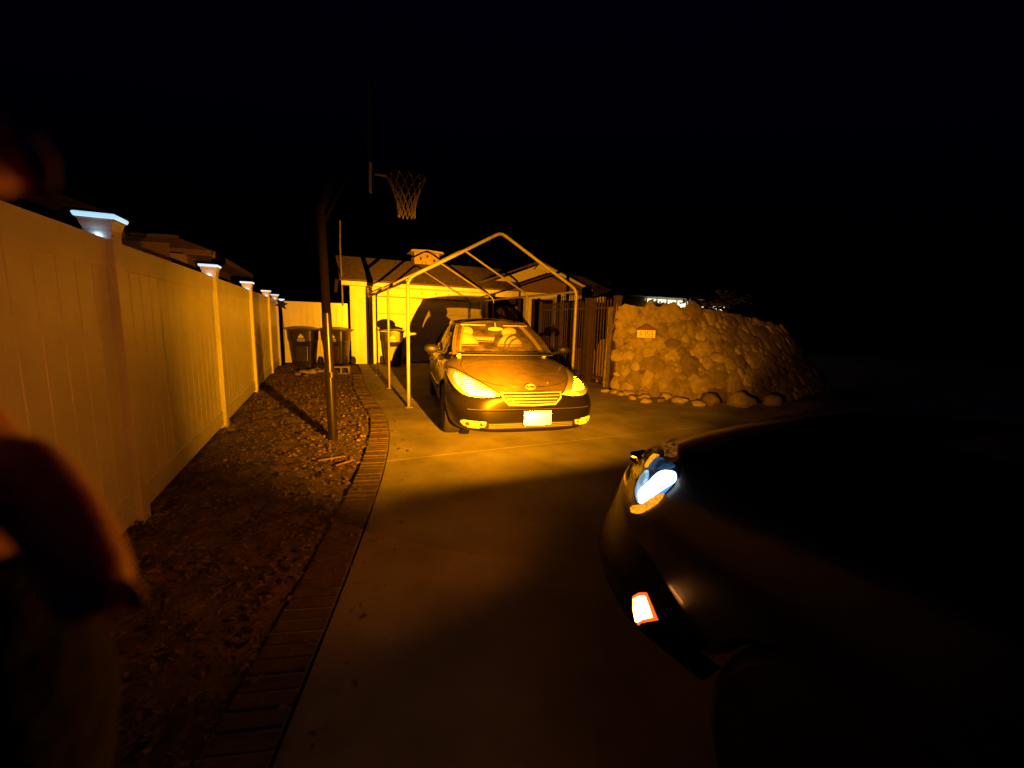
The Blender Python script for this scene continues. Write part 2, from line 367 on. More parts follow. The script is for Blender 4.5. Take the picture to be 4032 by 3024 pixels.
RB(BO).bbox((-.2, 13.55, 1.755), (1.73, .09, .13), 0, .006).build('top_rail', M['vinyl'], back)
RB(BO).bbox((-.2, 13.55, .15), (1.73, .09, .17), 0, .006).build('bottom_rail', M['vinyl'], back)
capl = ['large glowing solar cap lamp on the nearest fence post', 'glowing solar cap lamp on the second fence post counted from the camera', 'glowing solar cap lamp on the third fence post counted from the camera',
        'glowing solar cap lamp on the fourth fence post counted from the camera', 'glowing solar cap lamp on the far fence post beside the star stake']
def cap_lamp(y, label, far):
    t = thing('post_cap_lamp', label, 'cap lamp', (FX-.065, y+.065, 1.86), 0, 'solar lamps capping the fence posts')
    b = MB(); L = [(.066, .0), (.067, .03), (.082, .080), (.090, .088)]
    vs = [(i*r, j*r, z) for r, z in L for i, j in ((-1, -1), (1, -1), (1, 1), (-1, 1))]
    b.add(vs, [(4*k+m, 4*k+(m+1) % 4, 4*k+4+(m+1) % 4, 4*k+4+m) for k in range(3) for m in range(4)] + [(0, 1, 2, 3), (12, 13, 14, 15)]).build('cap_base', M['vinyl'], t)
    l = MB(); L = [(.092, .090), (.098, .108), (.092, .116)]
    vs = [(i*r, j*r, z) for r, z in L for i, j in ((-1, -1), (1, -1), (1, 1), (-1, 1))]
    l.add(vs, [(4*k+m, 4*k+(m+1) % 4, 4*k+4+(m+1) % 4, 4*k+4+m) for k in range(2) for m in range(4)] + [(0, 1, 2, 3), (8, 9, 10, 11)]).build('lens', M['capwhite' if far else 'cap'], t)
    MB().add([(-.086, -.086, .118), (.086, -.086, .118), (.086, .086, .118), (-.086, .086, .118), (0, 0, .134)], [(0, 1, 4), (1, 2, 4), (2, 3, 4), (3, 0, 4), (3, 2, 1, 0)]).build('solar_panel', M['bindark'], t)
    lamp('led', 'POINT', (0, -.076, -.012), .055, (.5, .8, 1), .004, t)
for y, lb, far in zip(posts[1:], capl, (0, 0, 1, 1, 1)): cap_lamp(y, lb, far)
# ------------------------------------------------------------------ main house with garage
house = thing('house', 'low cream house with a garage door, shingle roof and front porch', 'house', (3, 13.5, 0))
HO = (3, 13.5, 0)
H = lambda: RB(HO)
wl = H()
def wallbox(b, x0, x1, y0, y1, z0, z1): return b.box(((x0+x1)/2, (y0+y1)/2, (z0+z1)/2), (x1-x0, y1-y0, z1-z0))
wallbox(wl, .74, 1.44, 13.5, 13.65, 0, 2.46); wallbox(wl, 4.9, 5.2, 13.5, 13.65, 0, 2.46); wallbox(wl, 1.44, 4.9, 13.5, 13.65, 2.09, 2.46)
wallbox(wl, .74, .89, 13.65, 19.2, 0, 2.46); wallbox(wl, 5.05, 5.2, 13.65, 19.2, 0, 2.46)
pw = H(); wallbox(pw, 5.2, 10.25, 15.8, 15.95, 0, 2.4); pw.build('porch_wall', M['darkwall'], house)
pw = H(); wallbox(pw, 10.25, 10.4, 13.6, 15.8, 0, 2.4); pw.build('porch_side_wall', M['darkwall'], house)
wallbox(wl, .89, 5.05, 19.05, 19.2, 0, 2.46)
wl.prism([(.76, 13.2, 2.465), (.76, 19.4, 2.465), (.76, 16.3, 3.47)], (.1, 0, 0))
wl.build('wall', M['siding'], house)
gd = H()
for k in range(4):
    z0 = .02+k*.515
    gd.bbox((3.17, 13.575, z0+.255), (3.44, .04, .508), 0, .006)
    for j in range(4): gd.bbox((1.87+j*.867, 13.553, z0+.255), (.70, .016, .34), 0, .006)
gd.build('garage_door', M['siding'], house)
for tx in ((.86, .96, 13.47, 13.5, 0, 2.03), (1.34, 1.44, 13.47, 13.5, 0, 2.1), (.96, 1.34, 13.475, 13.5, 2.03, 2.09), (4.9, 5.0, 13.47, 13.5, 0, 2.1)):
    tr = H(); wallbox(tr, *tx); tr.build('door_trim', M['trim'], house)
sd = H(); wallbox(sd, .97, 1.33, 13.482, 13.5, 0, 2.02); sd.build('side_door', M['siding'], house)
fc = H(); wallbox(fc, .5, 5.3, 13.14, 13.17, 2.36, 2.475); fc.build('fascia', M['trim'], house)
fc = H(); wallbox(fc, 5.3, 10.6, 13.13, 13.18, 2.26, 2.455); wallbox(fc, 5.3, 10.6, 13.10, 13.21, 2.235, 2.258); fc.build('porch_beam', M['trim'], house)
so = H(); wallbox(so, .5, 10.6, 13.18, 13.5, 2.345, 2.358); wallbox(so, 5.2, 10.4, 13.5, 15.8, 2.42, 2.44); so.build('soffit', M['trim'], house)
rf = H()
def slab(b, pts, t=.05): b.prism(pts, (0, 0, -t))
rows = 22
for k in range(rows):                                     # overlapping shingle courses
    t0, t1 = k/rows, (k+1)/rows
    y0, y1 = 13.08+t0*3.22, 13.08+t1*3.22+.04; z0, z1 = 2.50+t0*1.07, 2.50+t1*1.07
    rf.add([(.45, y0, z0+.012), (10.7, y0, z0+.012), (10.7, y1, z1+.012), (.45, y1, z1+.012), (.45, y0, z0-.022), (10.7, y0, z0-.022)], [(0, 1, 2, 3), (0, 1, 5, 4)])
rf.prism([(.46, 13.09, 2.49), (.46, 16.3, 3.555), (.46, 19.5, 2.49), (.46, 19.5, 2.45), (.46, 16.3, 3.51), (.46, 13.09, 2.45)], (10.2, 0, 0))
rf.build('roof', M['roof'], house)
# porch gable and the higher gable wing with its pale rake board
pg = H(); pg.prism([(5.75, 13.04, 2.47), (8.9, 13.04, 2.47), (7.33, 13.04, 3.02)], (0, .04, 0)); pg.build('porch_gable', M['wood'], house)
pr = H(); pr.prism([(5.5, 12.85, 2.47), (7.33, 12.85, 3.13), (9.15, 12.85, 2.47), (9.15, 12.85, 2.40), (7.33, 12.85, 3.05), (5.5, 12.85, 2.40)], (0, 3, 0)); pr.build('porch_roof', M['roof'], house)
gw = H(); gw.prism([(4.8, 14.2, 2.52), (9.9, 14.2, 2.52), (7.3, 14.2, 3.5)], (0, .1, 0)); gw.build('gable_wall', M['siding'], house)
gr = H(); gr.prism([(4.3, 13.75, 2.5), (7.28, 13.75, 3.66), (10.3, 13.75, 2.5), (10.3, 13.75, 2.44), (7.28, 13.75, 3.60), (4.3, 13.75, 2.44)], (0, 6, 0)); gr.build('gable_roof', M['roof'], house)
rk = H(); rk.prism([(7.0, 13.70, 3.30), (7.28, 13.70, 3.58), (10.1, 13.70, 2.55), (10.1, 13.70, 2.40), (8.0, 13.70, 3.08), (7.3, 13.70, 3.33)], (0, .03, 0)); rk.build('rake_board', M['trim'], house)
for x, wd in ((6.53, .22), (7.65, .16), (8.95, .14)):
    p = H(); p.bbox((x, 13.2, 1.11), (wd, wd, 2.24), 0, .01)
    if x > 7: p.bbox((x, 13.2, 1.9), (wd+.02, wd+.02, .03), 0, .004)
    p.build('porch_post', M['trim'], house)
ds = H(); ds.tube([(5.06, 13.15, 2.34), (5.10, 13.3, 2.2), (5.12, 13.42, 2.0), (5.12, 13.42, .05)], .045, 10); ds.build('downspout', M['trim'], house, True)
for x in (2.91, 3.35, 3.79): H().lathe([(.004, -.012), (.016, -.012), (.02, 0)], (x, 13.5, 2.24), 'Y', 12).build('bolt', M['bindark'], house)
fl = H(); fl.bbox((1.68, 13.48, 2.28), (.1, .05, .08), 0, .01); fl.build('flood_light', M['trim'], house)
fo = bpy.data.objects[fl and 'flood_light']
for s in (-1, 1): H().tube([(1.68+s*.04, 13.46, 2.28), (1.68+s*.10, 13.40, 2.28), (1.68+s*.13, 13.33, 2.26)], [.02, .035, .05], 12).build('lamp_head', M['trim'], fo, True)
hd = H()
for x in (5.6, 6.05, 6.7, 7.35, 8.1, 8.85): H().blob((x, 13.08, 2.27), (.022, .022, .028), 3, .02).build('festoon_bulb', M['trim'], house, True)
H().tube([(.52, 13.12, 4.1), (.50, 13.2, 3.4), (.52, 13.3, 2.6), (.53, 13.42, 1.75)], .022, 8).bbox((.53, 13.43, 2.35), (.05, .05, .12), 0, .008).bbox((.53, 13.43, 2.05), (.05, .05, .1), 0, .008).build('service_mast', M['steel'], house, True)
wf = thing('wooden_fence', 'brown vertical board fence beside the white porch post', 'fence', (6.0, 13.75, 0))
b = RB((6.0, 13.75, 0))
for k in range(7): b.bbox((5.6+k*.125, 13.75, .97+rnd.uniform(-.03, .03)), (.105, .022, 1.94), 0, .004)
b.build('board', M['wood'], wf)
for z in (.5, 1.6): RB((6.0, 13.75, 0)).bbox((5.98, 13.785, z), (.9, .04, .09), 0, .004).build('rail', M['wood'], wf)
RB((6, 13.75, 0)).bbox((5.45, 13.75, 1.0), (.1, .1, 2.0), 0, .005).build('post', M['woodpale'], wf)
# dovecote on the ridge
dv = thing('dovecote', 'small boxy wooden dovecote with three holes on the garage roof ridge', 'birdhouse', (3.62, 16.2, 3.5))
b = MB(); b.prism([(-.47, -.25, -.16), (.47, -.25, -.16), (.47, -.25, .41), (-.47, -.25, .41)], (0, .6, 0)); b.build('box', M['birdwood'], dv)
MB().prism([(-.63, -.36, .38), (.63, -.36, .38), (.58, -.36, .45), (0, -.36, .48), (-.58, -.36, .45)], (0, .8, 0)).build('lid', M['birdwood'], dv)
for x, z in ((-.24, .16), (.02, .26), (.27, .12)): MB().prism([(x-.035, -.256, z-.05), (x+.035, -.256, z-.05), (x+.035, -.256, z+.03), (x, -.256, z+.055), (x-.035, -.256, z+.03)], (0, .004, 0)).build('entry_hole', M['dark'], dv)
MB().box((-.06, -.28, -.12), (.9, .05, .04)).build('perch', M['birdwood'], dv)
# ------------------------------------------------------------------ neighbour house on the left
nb = thing('neighbour_house', 'dim stucco house with overhanging eave behind the white fence', 'house', (-5, 15.5, 0))
NO = (-5, 15.5, 0)
b = RB(NO); wallbox(b, -9.5, -3.25, 13.9, 19.9, 0, 2.95); b.build('wall', M['nwall'], nb)
b = RB(NO); b.prism([(-2.6, 13.6, 3.05), (-2.6, 20.3, 3.05), (-6.3, 17.2, 4.45), (-6.3, 15.6, 4.45)], (0, 0, -.1)); b.prism([(-2.6, 20.3, 3.05), (-10, 20.3, 3.05), (-6.3, 17.2, 4.45)], (0, 0, -.1)); b.prism([(-2.6, 13.6, 3.05), (-6.3, 15.6, 4.45), (-10, 13.6, 3.05)], (0, 0, -.1)); b.prism([(-10, 13.6, 3.05), (-6.3, 15.6, 4.45), (-6.3, 17.2, 4.45), (-10, 20.3, 3.05)], (0, 0, -.1))
b.build('roof', M['nroof'], nb)
b = RB(NO); wallbox(b, -2.63, -2.58, 13.6, 20.3, 2.88, 3.04); b.build('fascia', M['nwall'], nb)
b = RB(NO); wallbox(b, -3.26, -2.64, 13.6, 20.3, 2.92, 2.94); b.build('soffit', M['nwall'], nb)
wn = RB(NO); wallbox(wn, -3.25, -3.2, 16.2, 18.6, 1.7, 2.65); wn = wn.build('window', M['darkglass'], nb)
for k in range(5):
    b = RB(NO); wallbox(b, -3.21, -3.17, 16.2+k*.58, 16.28+k*.58, 1.7, 2.65); b.build('frame', M['nwall'], wn)
sh = thing('shed', 'dim brown lean-to shed beyond the fence, before the far house', 'shed', (-3.6, 10.8, 0))
b = RB((-3.6, 10.8, 0)); b.prism([(-3.15, 9.4, 0), (-3.15, 12.15, 0), (-3.15, 12.15, 2.98), (-3.15, 9.4, 2.60)], (-1.0, 0, 0)); b.build('wall', M['nwall'], sh)
b = RB((-3.6, 10.8, 0)); b.prism([(-3.0, 9.2, 2.66), (-3.0, 12.3, 3.12), (-4.3, 12.3, 2.4), (-4.3, 9.2, 2.0)], (0, 0, .06)); b.build('roof', M['nroof'], sh)
# ------------------------------------------------------------------ carport frame
cp = thing('carport_frame', 'bare white steel carport frame with peaked arches standing over the car', 'carport', (2.75, 6.62, 0))
CO = (2.75, 6.62, 0); CY = [6.62, 8.6, 10.7, 12.75]
def cx(y): return interp(y, CY, [1.20, 1.175, 1.182, 1.195])
for k, y in enumerate(CY):
    x0 = cx(y); x1 = x0+3.08; r = .027 if k == 0 else .021
    for x, sgn in ((x0, -1), (x1, 1)):
        RB(CO).tube([(x, y, 0.0), (x, y, 1.92)], r, 10).build('leg', M['steel'], cp, True)
        RB(CO).bbox((x, y, .008), (.12, .12, .012), 0, .003).build('foot_plate', M['steel'], cp)
    e0 = [(x0, y, 1.92), (x0+.01, y, 1.98), (x0+.05, y, 2.05), (x0+.12, y, 2.10)]; e1 = [(2*2.74+2*(x0-1.2)-a, b_, c) for a, b_, c in e0]
    xm = (x0+x1)/2
    RB(CO).tube(e0 + [(x0+.75, y, 2.44), (xm-.10, y, 2.825), (xm-.03, y, 2.855), (xm+.03, y, 2.855), (xm+.10, y, 2.825), (x1-.75, y, 2.44)] + [(x1-(a-x0), y, c) for a, b_, c in e0[::-1]], r, 10).build('rafter', M['steel'], cp, True)
for s in (0, 1):
    RB(CO).tube([(cx(6.62)+s*3.08, 6.62, 2.0), (cx(12.75)+s*3.08, 12.75, 2.0)], .022, 8).build('eave_rail', M['steel'], cp, True)
# ------------------------------------------------------------------ basketball hoop
bh = thing('basketball_hoop', 'dark pole basketball hoop leaning over the drive, white net', 'basketball hoop', (.03, 5.04, 0))
MB().tube([(.02, 0, -.05), (.0, .0, 1.45)], .052, 14).build('pole', M['polepaint'], bh, True)
MB().tube([(.0, .0, 1.44), (-.02, 0, 2.52), (.06, .05, 2.75)], [.049, .045, .045], 14).build('upper_pole', M['poleshade'], bh, True)
MB().tube([(.02, .0, .74), (.02, 0, .80)], .058, 14).build('collar', M['polepaint'], bh, True)
MB().tube([(-.02, 0, 2.35), (.25, .25, 2.95), (.47, .5, 3.3)], .02, 8).tube([(0.03, 0.03, 2.72), (.25, .3, 3.25), (.47, .5, 3.55)], .02, 8).build('arm', M['poleshade'], bh, True)
bd = MB(); q = Matrix.Rotation(R(-5.4), 3, 'Z'); bd.bbox(q @ Vector((.5, 0, 0)) + Vector((.02, .30, 3.42)), (.035, 1.12, .86), R(-5.4), .008); bd.build('backboard', M['board'], bh)
rc = Vector((.93, .28, 3.09)); rr = .23
MB().tube([rc+Vector((math.cos(t)*rr, math.sin(t)*rr, 0)) for t in np.linspace(0, 2*math.pi, 33)], .010, 8, False).bbox(rc+Vector((-.29, 0, -.01)), (.14, .1, .03), 0, .004).build('rim', M['orange'], bh, True)
nt_ = MB(); N = 12
def npt(a, t):                                            # net surface: angle, 0..1 down
    r_ = interp(t, [0, .25, .5, .75, 1], [.225, .175, .13, .105, .10]); return rc + Vector((math.cos(a)*r_, math.sin(a)*r_, -.01-.45*t))
for k in range(N):
    for s in (-1, 1):
        pts = [npt(2*math.pi*k/N + s*t*2*math.pi/N*2.5, t) for t in np.linspace(0, 1, 16)]
        nt_.tube(pts, .0055, 5)
nt_.build('net', M['net'], bh, True)
# ------------------------------------------------------------------ wheelie bins
def make_bin(label, loc, rz):
    t = thing('wheelie_bin', label, 'trash bin', loc, rz, 'wheelie bins by the garage')
    b = MB(); L = [(.23, .25, .03, 0), (.235, .26, .10, 0), (.285, .32, .72, .0), (.30, .335, .735, 0), (.31, .35, 1.0, 0), (.325, .36, 1.01, 0), (.325, .36, 1.04, 0)]
    vs = []; n = 24
    for w_, d_, z, _ in L:
        for k in range(n):
            a = 2*math.pi*k/n; c, s = math.cos(a), math.sin(a); p = .32
            vs.append((w_*math.copysign(abs(c)**p, c), d_*math.copysign(abs(s)**p, s), z))
    b.add(vs, [(i*n+k, i*n+(k+1) % n, (i+1)*n+(k+1) % n, (i+1)*n+k) for i in range(len(L)-1) for k in range(n)] + [tuple(range(n))[::-1], tuple(range((len(L)-1)*n, len(L)*n))])
    b.build('body', M['binp'], t, True)
    MB().bbox((0, -.305, .45), (.30, .03, .55), 0, .012, Matrix.Rotation(R(-5.5), 3, 'X')).build('front_rib', M['binp'], t)
    l = MB()
    Pl = [[(x*.335, y, 1.045+.055*(1-abs(x)**3)*(1-((y-.02)/.42)**4)+.01) for x in np.linspace(-1, 1, 9)] for y in np.linspace(-.395, .39, 11)]
    l.grid(Pl); l.grid([[(p[0], p[1], 1.042) for p in r_] for r_ in Pl])
    for e in (Pl[0], Pl[-1], [r_[0] for r_ in Pl], [r_[-1] for r_ in Pl]): l.grid([e, [(p[0], p[1], 1.02) for p in e]])
    l.build('lid', M['binp'], t, True)
    MB().tube([(-.26, .40, 1.0), (-.26, .44, 1.02), (.26, .44, 1.02), (.26, .40, 1.0)], .014, 8).build('handle', M['binp'], t, True)
    MB().tube([(-.3, .30, .13), (.3, .30, .13)], .014, 8).build('axle', M['bindark'], t, True)
    for s in (-1, 1): MB().lathe([(.03, -.035), (.11, -.035), (.13, -.02), (.13, .02), (.11, .035), (.03, .035)], (s*.335, .30, .131), 'X', 20).build('wheel', M['rubber'], t, True)
    e = MB(); z = .86                                      # printed emblem: rounded peak over two bars
    e.prism([(-.07, -.352, z-.04), (.07, -.352, z-.04), (.06, -.354, z+.02), (.025, -.356, z+.03), (.02, -.356, z+.07), (-.02, -.356, z+.07), (-.025, -.356, z+.03), (-.06, -.354, z+.02)], (0, .006, 0))
    e.box((0, -.349, z-.075), (.2, .006, .018)).box((0, -.346, z-.12), (.2, .006, .014))
    e.build('emblem', M['sticker'], t)
    return t
wb = make_bin('dark wheelie bin nearest the long white fence', (-.50, 12.95, 0), R(-14))
dup(wb, (.34, 13.0, 0), R(-24), 'dark wheelie bin behind the basketball pole, by the house corner')
dup(wb, (1.88, 12.85, 0), R(-10), 'dark wheelie bin standing in front of the garage door inside the carport')
b = MB(); cbz = .095
b.bbox((0, -.08, cbz), (.40, .03, .19), 0, .004)
cb = thing('cinder_block', 'hollow concrete block lying on its side by the kerb and bins', 'concrete block', (.36, 11.14, 0), R(-8))
b = MB()
b.bbox((0, 0, .178), (.40, .19, .03), 0, .004).bbox((0, 0, .015), (.40, .19, .03), 0, .004)
for x in (-.183, 0, .183): b.bbox((x, 0, .0965), (.034, .186, .131), 0, .004)
b.build('shell', M['block'], cb)
rocks = [(-.47, 11.16, .10, 'grey rock on the bed in front of the wheelie bin, leftmost of its heap'), (-.30, 11.2, .115, 'largest pale rock in the small heap before the wheelie bin'), (-.62, 10.96, .07, 'small rock lying apart, left of the rock heap'),
         (-.12, 11.35, .085, 'pale rock of the heap closest to the basketball pole'), (-.2, 11.75, .10, 'rock half hidden behind the small heap, against the bins'), (-.02, 11.6, .08, 'rock behind the basketball pole near the concrete block'), (-.42, 10.6, .075, 'flat reddish rock lying forward of the heap by the bins')]
for i, (x, y, r_, lb) in enumerate(rocks):
    tag(RB((x, y, 0)).blob((x, y, r_*.5), (r_*1.15, r_, r_*.72), i+2, .3, 2, Matrix.Rotation(i*1.3, 3, 'Z')).build('rock', M['stone'], None, True, 60), lb, 'rock', 'rocks heaped by the bins').location = (x, y, 0)
st = thing('garden_stake', 'thin stake with a dark star shaped ornament at the fence corner', 'garden ornament', (-1.02, 12.9, 0))
MB().tube([(.0, 0, 0), (.02, 0, 1.0), (-.01, 0, 1.72)], .009, 6).build('stick', M['polepaint'], st, True)
b = MB()
for k in range(6):
    a = k*math.pi/3+.2; d = Vector((math.cos(a), 0, math.sin(a))); n_ = Vector((-d.z, 0, d.x)); c0 = Vector((0, -.02, 1.70))
    b.add([c0-n_*.02, c0+n_*.02, c0+d*.07+n_*.035, c0+d*.17, c0+d*.07-n_*.035, c0+Vector((0, -.02, 0))], [(5, 1, 2), (5, 2, 3), (5, 3, 4), (5, 4, 0)])
b.build('star', M['polepaint'], st)
MB().lathe([(.03, .0), (.075, .03), (.08, .05), (.02, .055)], (-.0, -.0, 1.80), 'Z', 16).build('lamp_disc', M['capwhite'], st, True)
# ------------------------------------------------------------------ iron fence, wicket gate and things behind them
def iron_run(root, O, p0, p1, n, z1, skip=None):
    pk = RB(O)
    for k in range(n):
        t = (k+.5)/n; x = p0[0]+(p1[0]-p0[0])*t; y = p0[1]+(p1[1]-p0[1])*t
        pk.box((x, y, (.1+z1)/2), (.019, .019, z1-.1)); pk.add([(x-.016, y-.016, z1), (x+.016, y-.016, z1), (x+.016, y+.016, z1), (x-.016, y+.016, z1), (x, y, z1+.07)], [(0, 1, 4), (1, 2, 4), (2, 3, 4), (3, 0, 4)])
    pk.build('picket_row', M['iron'], root)
    dx, dy = p1[0]-p0[0], p1[1]-p0[1]; L = math.hypot(dx, dy); a = math.atan2(dy, dx)
    for z in (.18, z1-.14): RB(O).bbox(((p0[0]+p1[0])/2, (p0[1]+p1[1])/2, z), (L, .035, .04), a, .004).build('rail', M['iron'], root)
ir = thing('iron_fence', 'dark iron picket fence on the right behind the parked car', 'fence', (5.95, 9.7, 0))
IO = (5.95, 9.7, 0)
iron_run(ir, IO, (5.95, 11.05), (5.95, 9.95), 10, 1.93); iron_run(ir, IO, (5.95, 9.85), (5.95, 8.72), 11, 1.93)
for y, z in ((11.1, 2.04), (9.9, 2.04)): RB(IO).bbox((5.95, y, z/2), (.075, .075, z), 0, .006).build('post', M['ironbrown'], ir)
RB(IO).bbox((5.93, 8.56, 1.02), (.13, .24, 2.04), 0, .006).build('post', M['ironbrown'], ir)
gt = thing('iron_gate', 'narrow brown iron wicket gate beside the stone wall', 'gate', (5.82, 7.6, 0))
GO = (5.82, 7.6, 0)
iron_run(gt, GO, (5.92, 8.32), (5.74, 7.33), 7, 1.93)
RB(GO).bbox((5.93, 8.38, 1.0), (.05, .05, 1.84), 0, .005).build('frame', M['ironbrown'], gt)
RB(GO).bbox((5.70, 7.20, 1.0), (.12, .12, 1.98), 0, .006).bbox((5.70, 7.20, 2.0), (.14, .14, .06), 0, .008).build('gate_post', M['ironbrown'], gt)
tag(MB().tube([(5.62, 7.12, 1.86), (5.62, 7.16, 1.5), (5.66, 7.3, 1.2), (5.72, 7.5, 1.0)], .008, 6).build('rope', M['woodpale'], None, True), 'thin pale rope hanging from the top of the gate post', 'rope')
b = thing('wooden_board', 'weathered scalloped board leaning behind the wicket gate', 'board', (6.13, 7.95, 0), R(-62))
o = MB(); pts = [(-.30, 0, .12), (.30, 0, .05), (.30, 0, .80), (.22, 0, .98), (.12, 0, .92), (.06, 0, .86), (0, 0, .95), (-.08, 0, 1.05), (-.18, 0, 1.08), (-.27, 0, 1.02), (-.30, 0, .9)]
o.prism(pts, (0, .03, 0)); o.build('panel', M['wood'], b)
o = MB()
for x in (-.26, -.1, .08, .24): o.bbox((x, -.01, .27), (.045, .03, .5), 0, .004)
o.build('slat', M['woodpale'], b)
cr = thing('slatted_crate', 'low slatted wooden crate behind the iron fence', 'crate', (6.4, 9.4, 0), R(-85))
o = MB()
for k in range(6): o.bbox((-.4+k*.16, 0, .38), (.10, .02, .72), 0, .004)
o.build('slat', M['woodpale'], cr)
for z in (.1, .66): MB().bbox((0, .03, z), (.96, .03, .07), 0, .004).build('rail', M['wood'], cr)
for s in (-1, 1): MB().bbox((s*.43, .3, .36), (.03, .5, .7), 0, .004).build('side_panel', M['wood'], cr)
# ------------------------------------------------------------------ stone wall
WB = catmull([(5.66, 7.05, 0), (5.95, 6.35, 0), (6.6, 5.75, 0), (7.5, 5.4, 0), (8.8, 5.3, 0), (10.5, 5.7, 0), (12.5, 6.6, 0)], 8)
WT = catmull([(5.66, 7.12, 1.80), (6.0, 6.85, 1.80), (6.7, 6.45, 1.80), (7.4, 6.35, 1.78), (8.6, 6.55, 1.70), (10.6, 6.8, 1.45), (12.6, 7.6, 1.0)], 8)
sw = thing('stone_wall', 'rough mortared fieldstone wall on the right of the driveway', 'stone wall', (6.6, 6.2, 0))
SO = (6.6, 6.2, 0)
def wpt(u, v):
    i = min(int(u*(len(WB)-1)), len(WB)-2); f = u*(len(WB)-1)-i
    return WB[i].lerp(WB[i+1], f).lerp(WT[i].lerp(WT[i+1], f), v)
def wn_(u, v):
    a = wpt(min(u+.01, 1), v)-wpt(max(u-.01, 0), v); b_ = wpt(u, min(v+.02, 1))-wpt(u, max(v-.02, 0)); return a.cross(b_).normalized()
P = []
for u in np.linspace(0, 1, 120):
    row = []
    for v in np.linspace(0, 1, 36):
        p = wpt(u, v); n_ = wn_(u, v); row.append(p + n_*(.012+.03*mnoise.noise(p*3)+.012*mnoise.noise(p*11)))
    P.append(row)
o = RB(SO); o.grid(P); o.grid([[r_[-1] for r_ in P], [Vector((p[-1].x+.1, p[-1].y+.45, p[-1].z-.03)) for p in P], [Vector((p[-1].x+.1, p[-1].y+.5, 0)) for p in P]])
o.grid([P[0], [Vector((p.x+.12, p.y+.5, p.z)) for p in P[0]]])
o.build('mortar', M['mortar'], sw, True)
stn = RB(SO); placed = []
L_ = sum((WB[i+1]-WB[i]).length for i in range(len(WB)-1))
for tries in range(5200):
    u, v = rnd.random()**1.25, rnd.uniform(.02, .985)
    r_ = rnd.choice([.21, .18, .15, .14]) if tries < 700 else rnd.choice([.12, .11, .09]) if tries < 2600 else rnd.choice([.075, .06, .05])
    p = wpt(u, v)
    if any((p-q).length < (r_+s)*.80 for q, s in placed): continue
    placed.append((p, r_)); n_ = wn_(u, v)
    tq = n_.to_track_quat('Z', 'Y').to_matrix() @ Matrix.Rotation(rnd.uniform(-.5, .5), 3, 'Z')
    k = rnd.uniform(.8, 1.25)
    stn.blob(p + n_*.0, (r_*k, r_/k*rnd.uniform(.85, 1.05), rnd.uniform(.026, .048)*(1 if r_ > .1 else .7)), tries % 97, .24, 3 if r_ > .13 else 2, tq, 1.5)
stn.build('stonework', M['stone'], sw, True, 55)
loose = [(5.36, 7.0, .085), (5.45, 6.80, .10), (5.44, 6.60, .075), (5.62, 6.58, .11), (5.86, 6.45, .13), (5.38, 6.17, .085), (5.66, 6.14, .10), (5.40, 5.82, .095), (6.05, 6.0, .14), (6.02, 5.62, .12), (6.15, 5.3, .11), (5.75, 5.82, .09), (6.5, 5.35, .17), (6.95, 5.05, .20), (7.7, 4.95, .16)]
whr = ['nearest the gate post', 'second from the gate post', 'small, left of the flat pair', 'flat, close under the wall end', 'larger, touching the wall foot', 'flat, out on the concrete edge', 'flat, in the middle of the scatter', 'frontmost flat one on the concrete', 'rounded, at the wall foot', 'rounded, before the wall foot', 'low one at the front edge', 'tucked between two flat stones', 'big boulder at the wall foot', 'biggest dark boulder at the wall foot', 'boulder farthest right, by the black hood']
for i, ((x, y, r_), wh) in enumerate(zip(loose, whr)):
    o = RB((x, y, 0)).blob((x, y, r_*.38), (r_*1.25, r_*.9, r_*(.55 if i < 12 else .9)), i+11, .28, 2, Matrix.Rotation(i*.9, 3, 'Z')).build('loose_stone', M['stone'], None, True, 60)
    o.location = (x, y, 0); tag(o, 'loose stone below the stone wall, ' + wh, 'stone', 'loose stones below the wall')
# house number plaque
pq = thing('number_plaque', 'house shaped number plaque fixed to the stone wall', 'sign')
c = wpt(.055, .66); n_ = Vector((-.45, -.89, 0)).normalized()
pq.location = Vector((5.92, 6.52, 1.25)); pq.rotation_euler = (0, 0, math.atan2(n_.y, n_.x)+math.pi/2)
MB().bbox((0, 0, 0), (.36, .02, .15), 0, .004).build('face_panel', M['plaque'], pq)
MB().prism([(-.20, -.014, .078), (.20, -.014, .078), (.0, -.014, .20)], (0, .03, 0)).build('gable_top', M['plaquedark'], pq)
MB().bbox((0, .06, 0), (.1, .12, .1), 0, .004).build('bracket', M['plaquedark'], pq)
SEG = {'6': 'afgedc', '7': 'abc', '5': 'afgcd'}
def digit(ch, x):
    b = MB(); w_, h_, t_ = .021, .045, .008
    S = dict(a=((0, h_), (2*w_, t_)), g=((0, 0), (2*w_, t_)), d=((0, -h_), (2*w_, t_)), f=((-w_, h_/2), (t_, h_)), b=((w_, h_/2), (t_, h_)), e=((-w_, -h_/2), (t_, h_)), c=((w_, -h_/2), (t_, h_)))
    for s in SEG[ch]: (px, pz), (dx, dz) = S[s]; b.box((x+px, -.0125-.0004*'abcdefg'.index(s), pz), (dx+t_*.9 if dx > dz else dx, .005, dz if dx > dz else dz+t_*.5))
    b.build('digit', M['digit'], pq)
for ch, x in zip('6755', (-.108, -.036, .036, .108)): digit(ch, x)
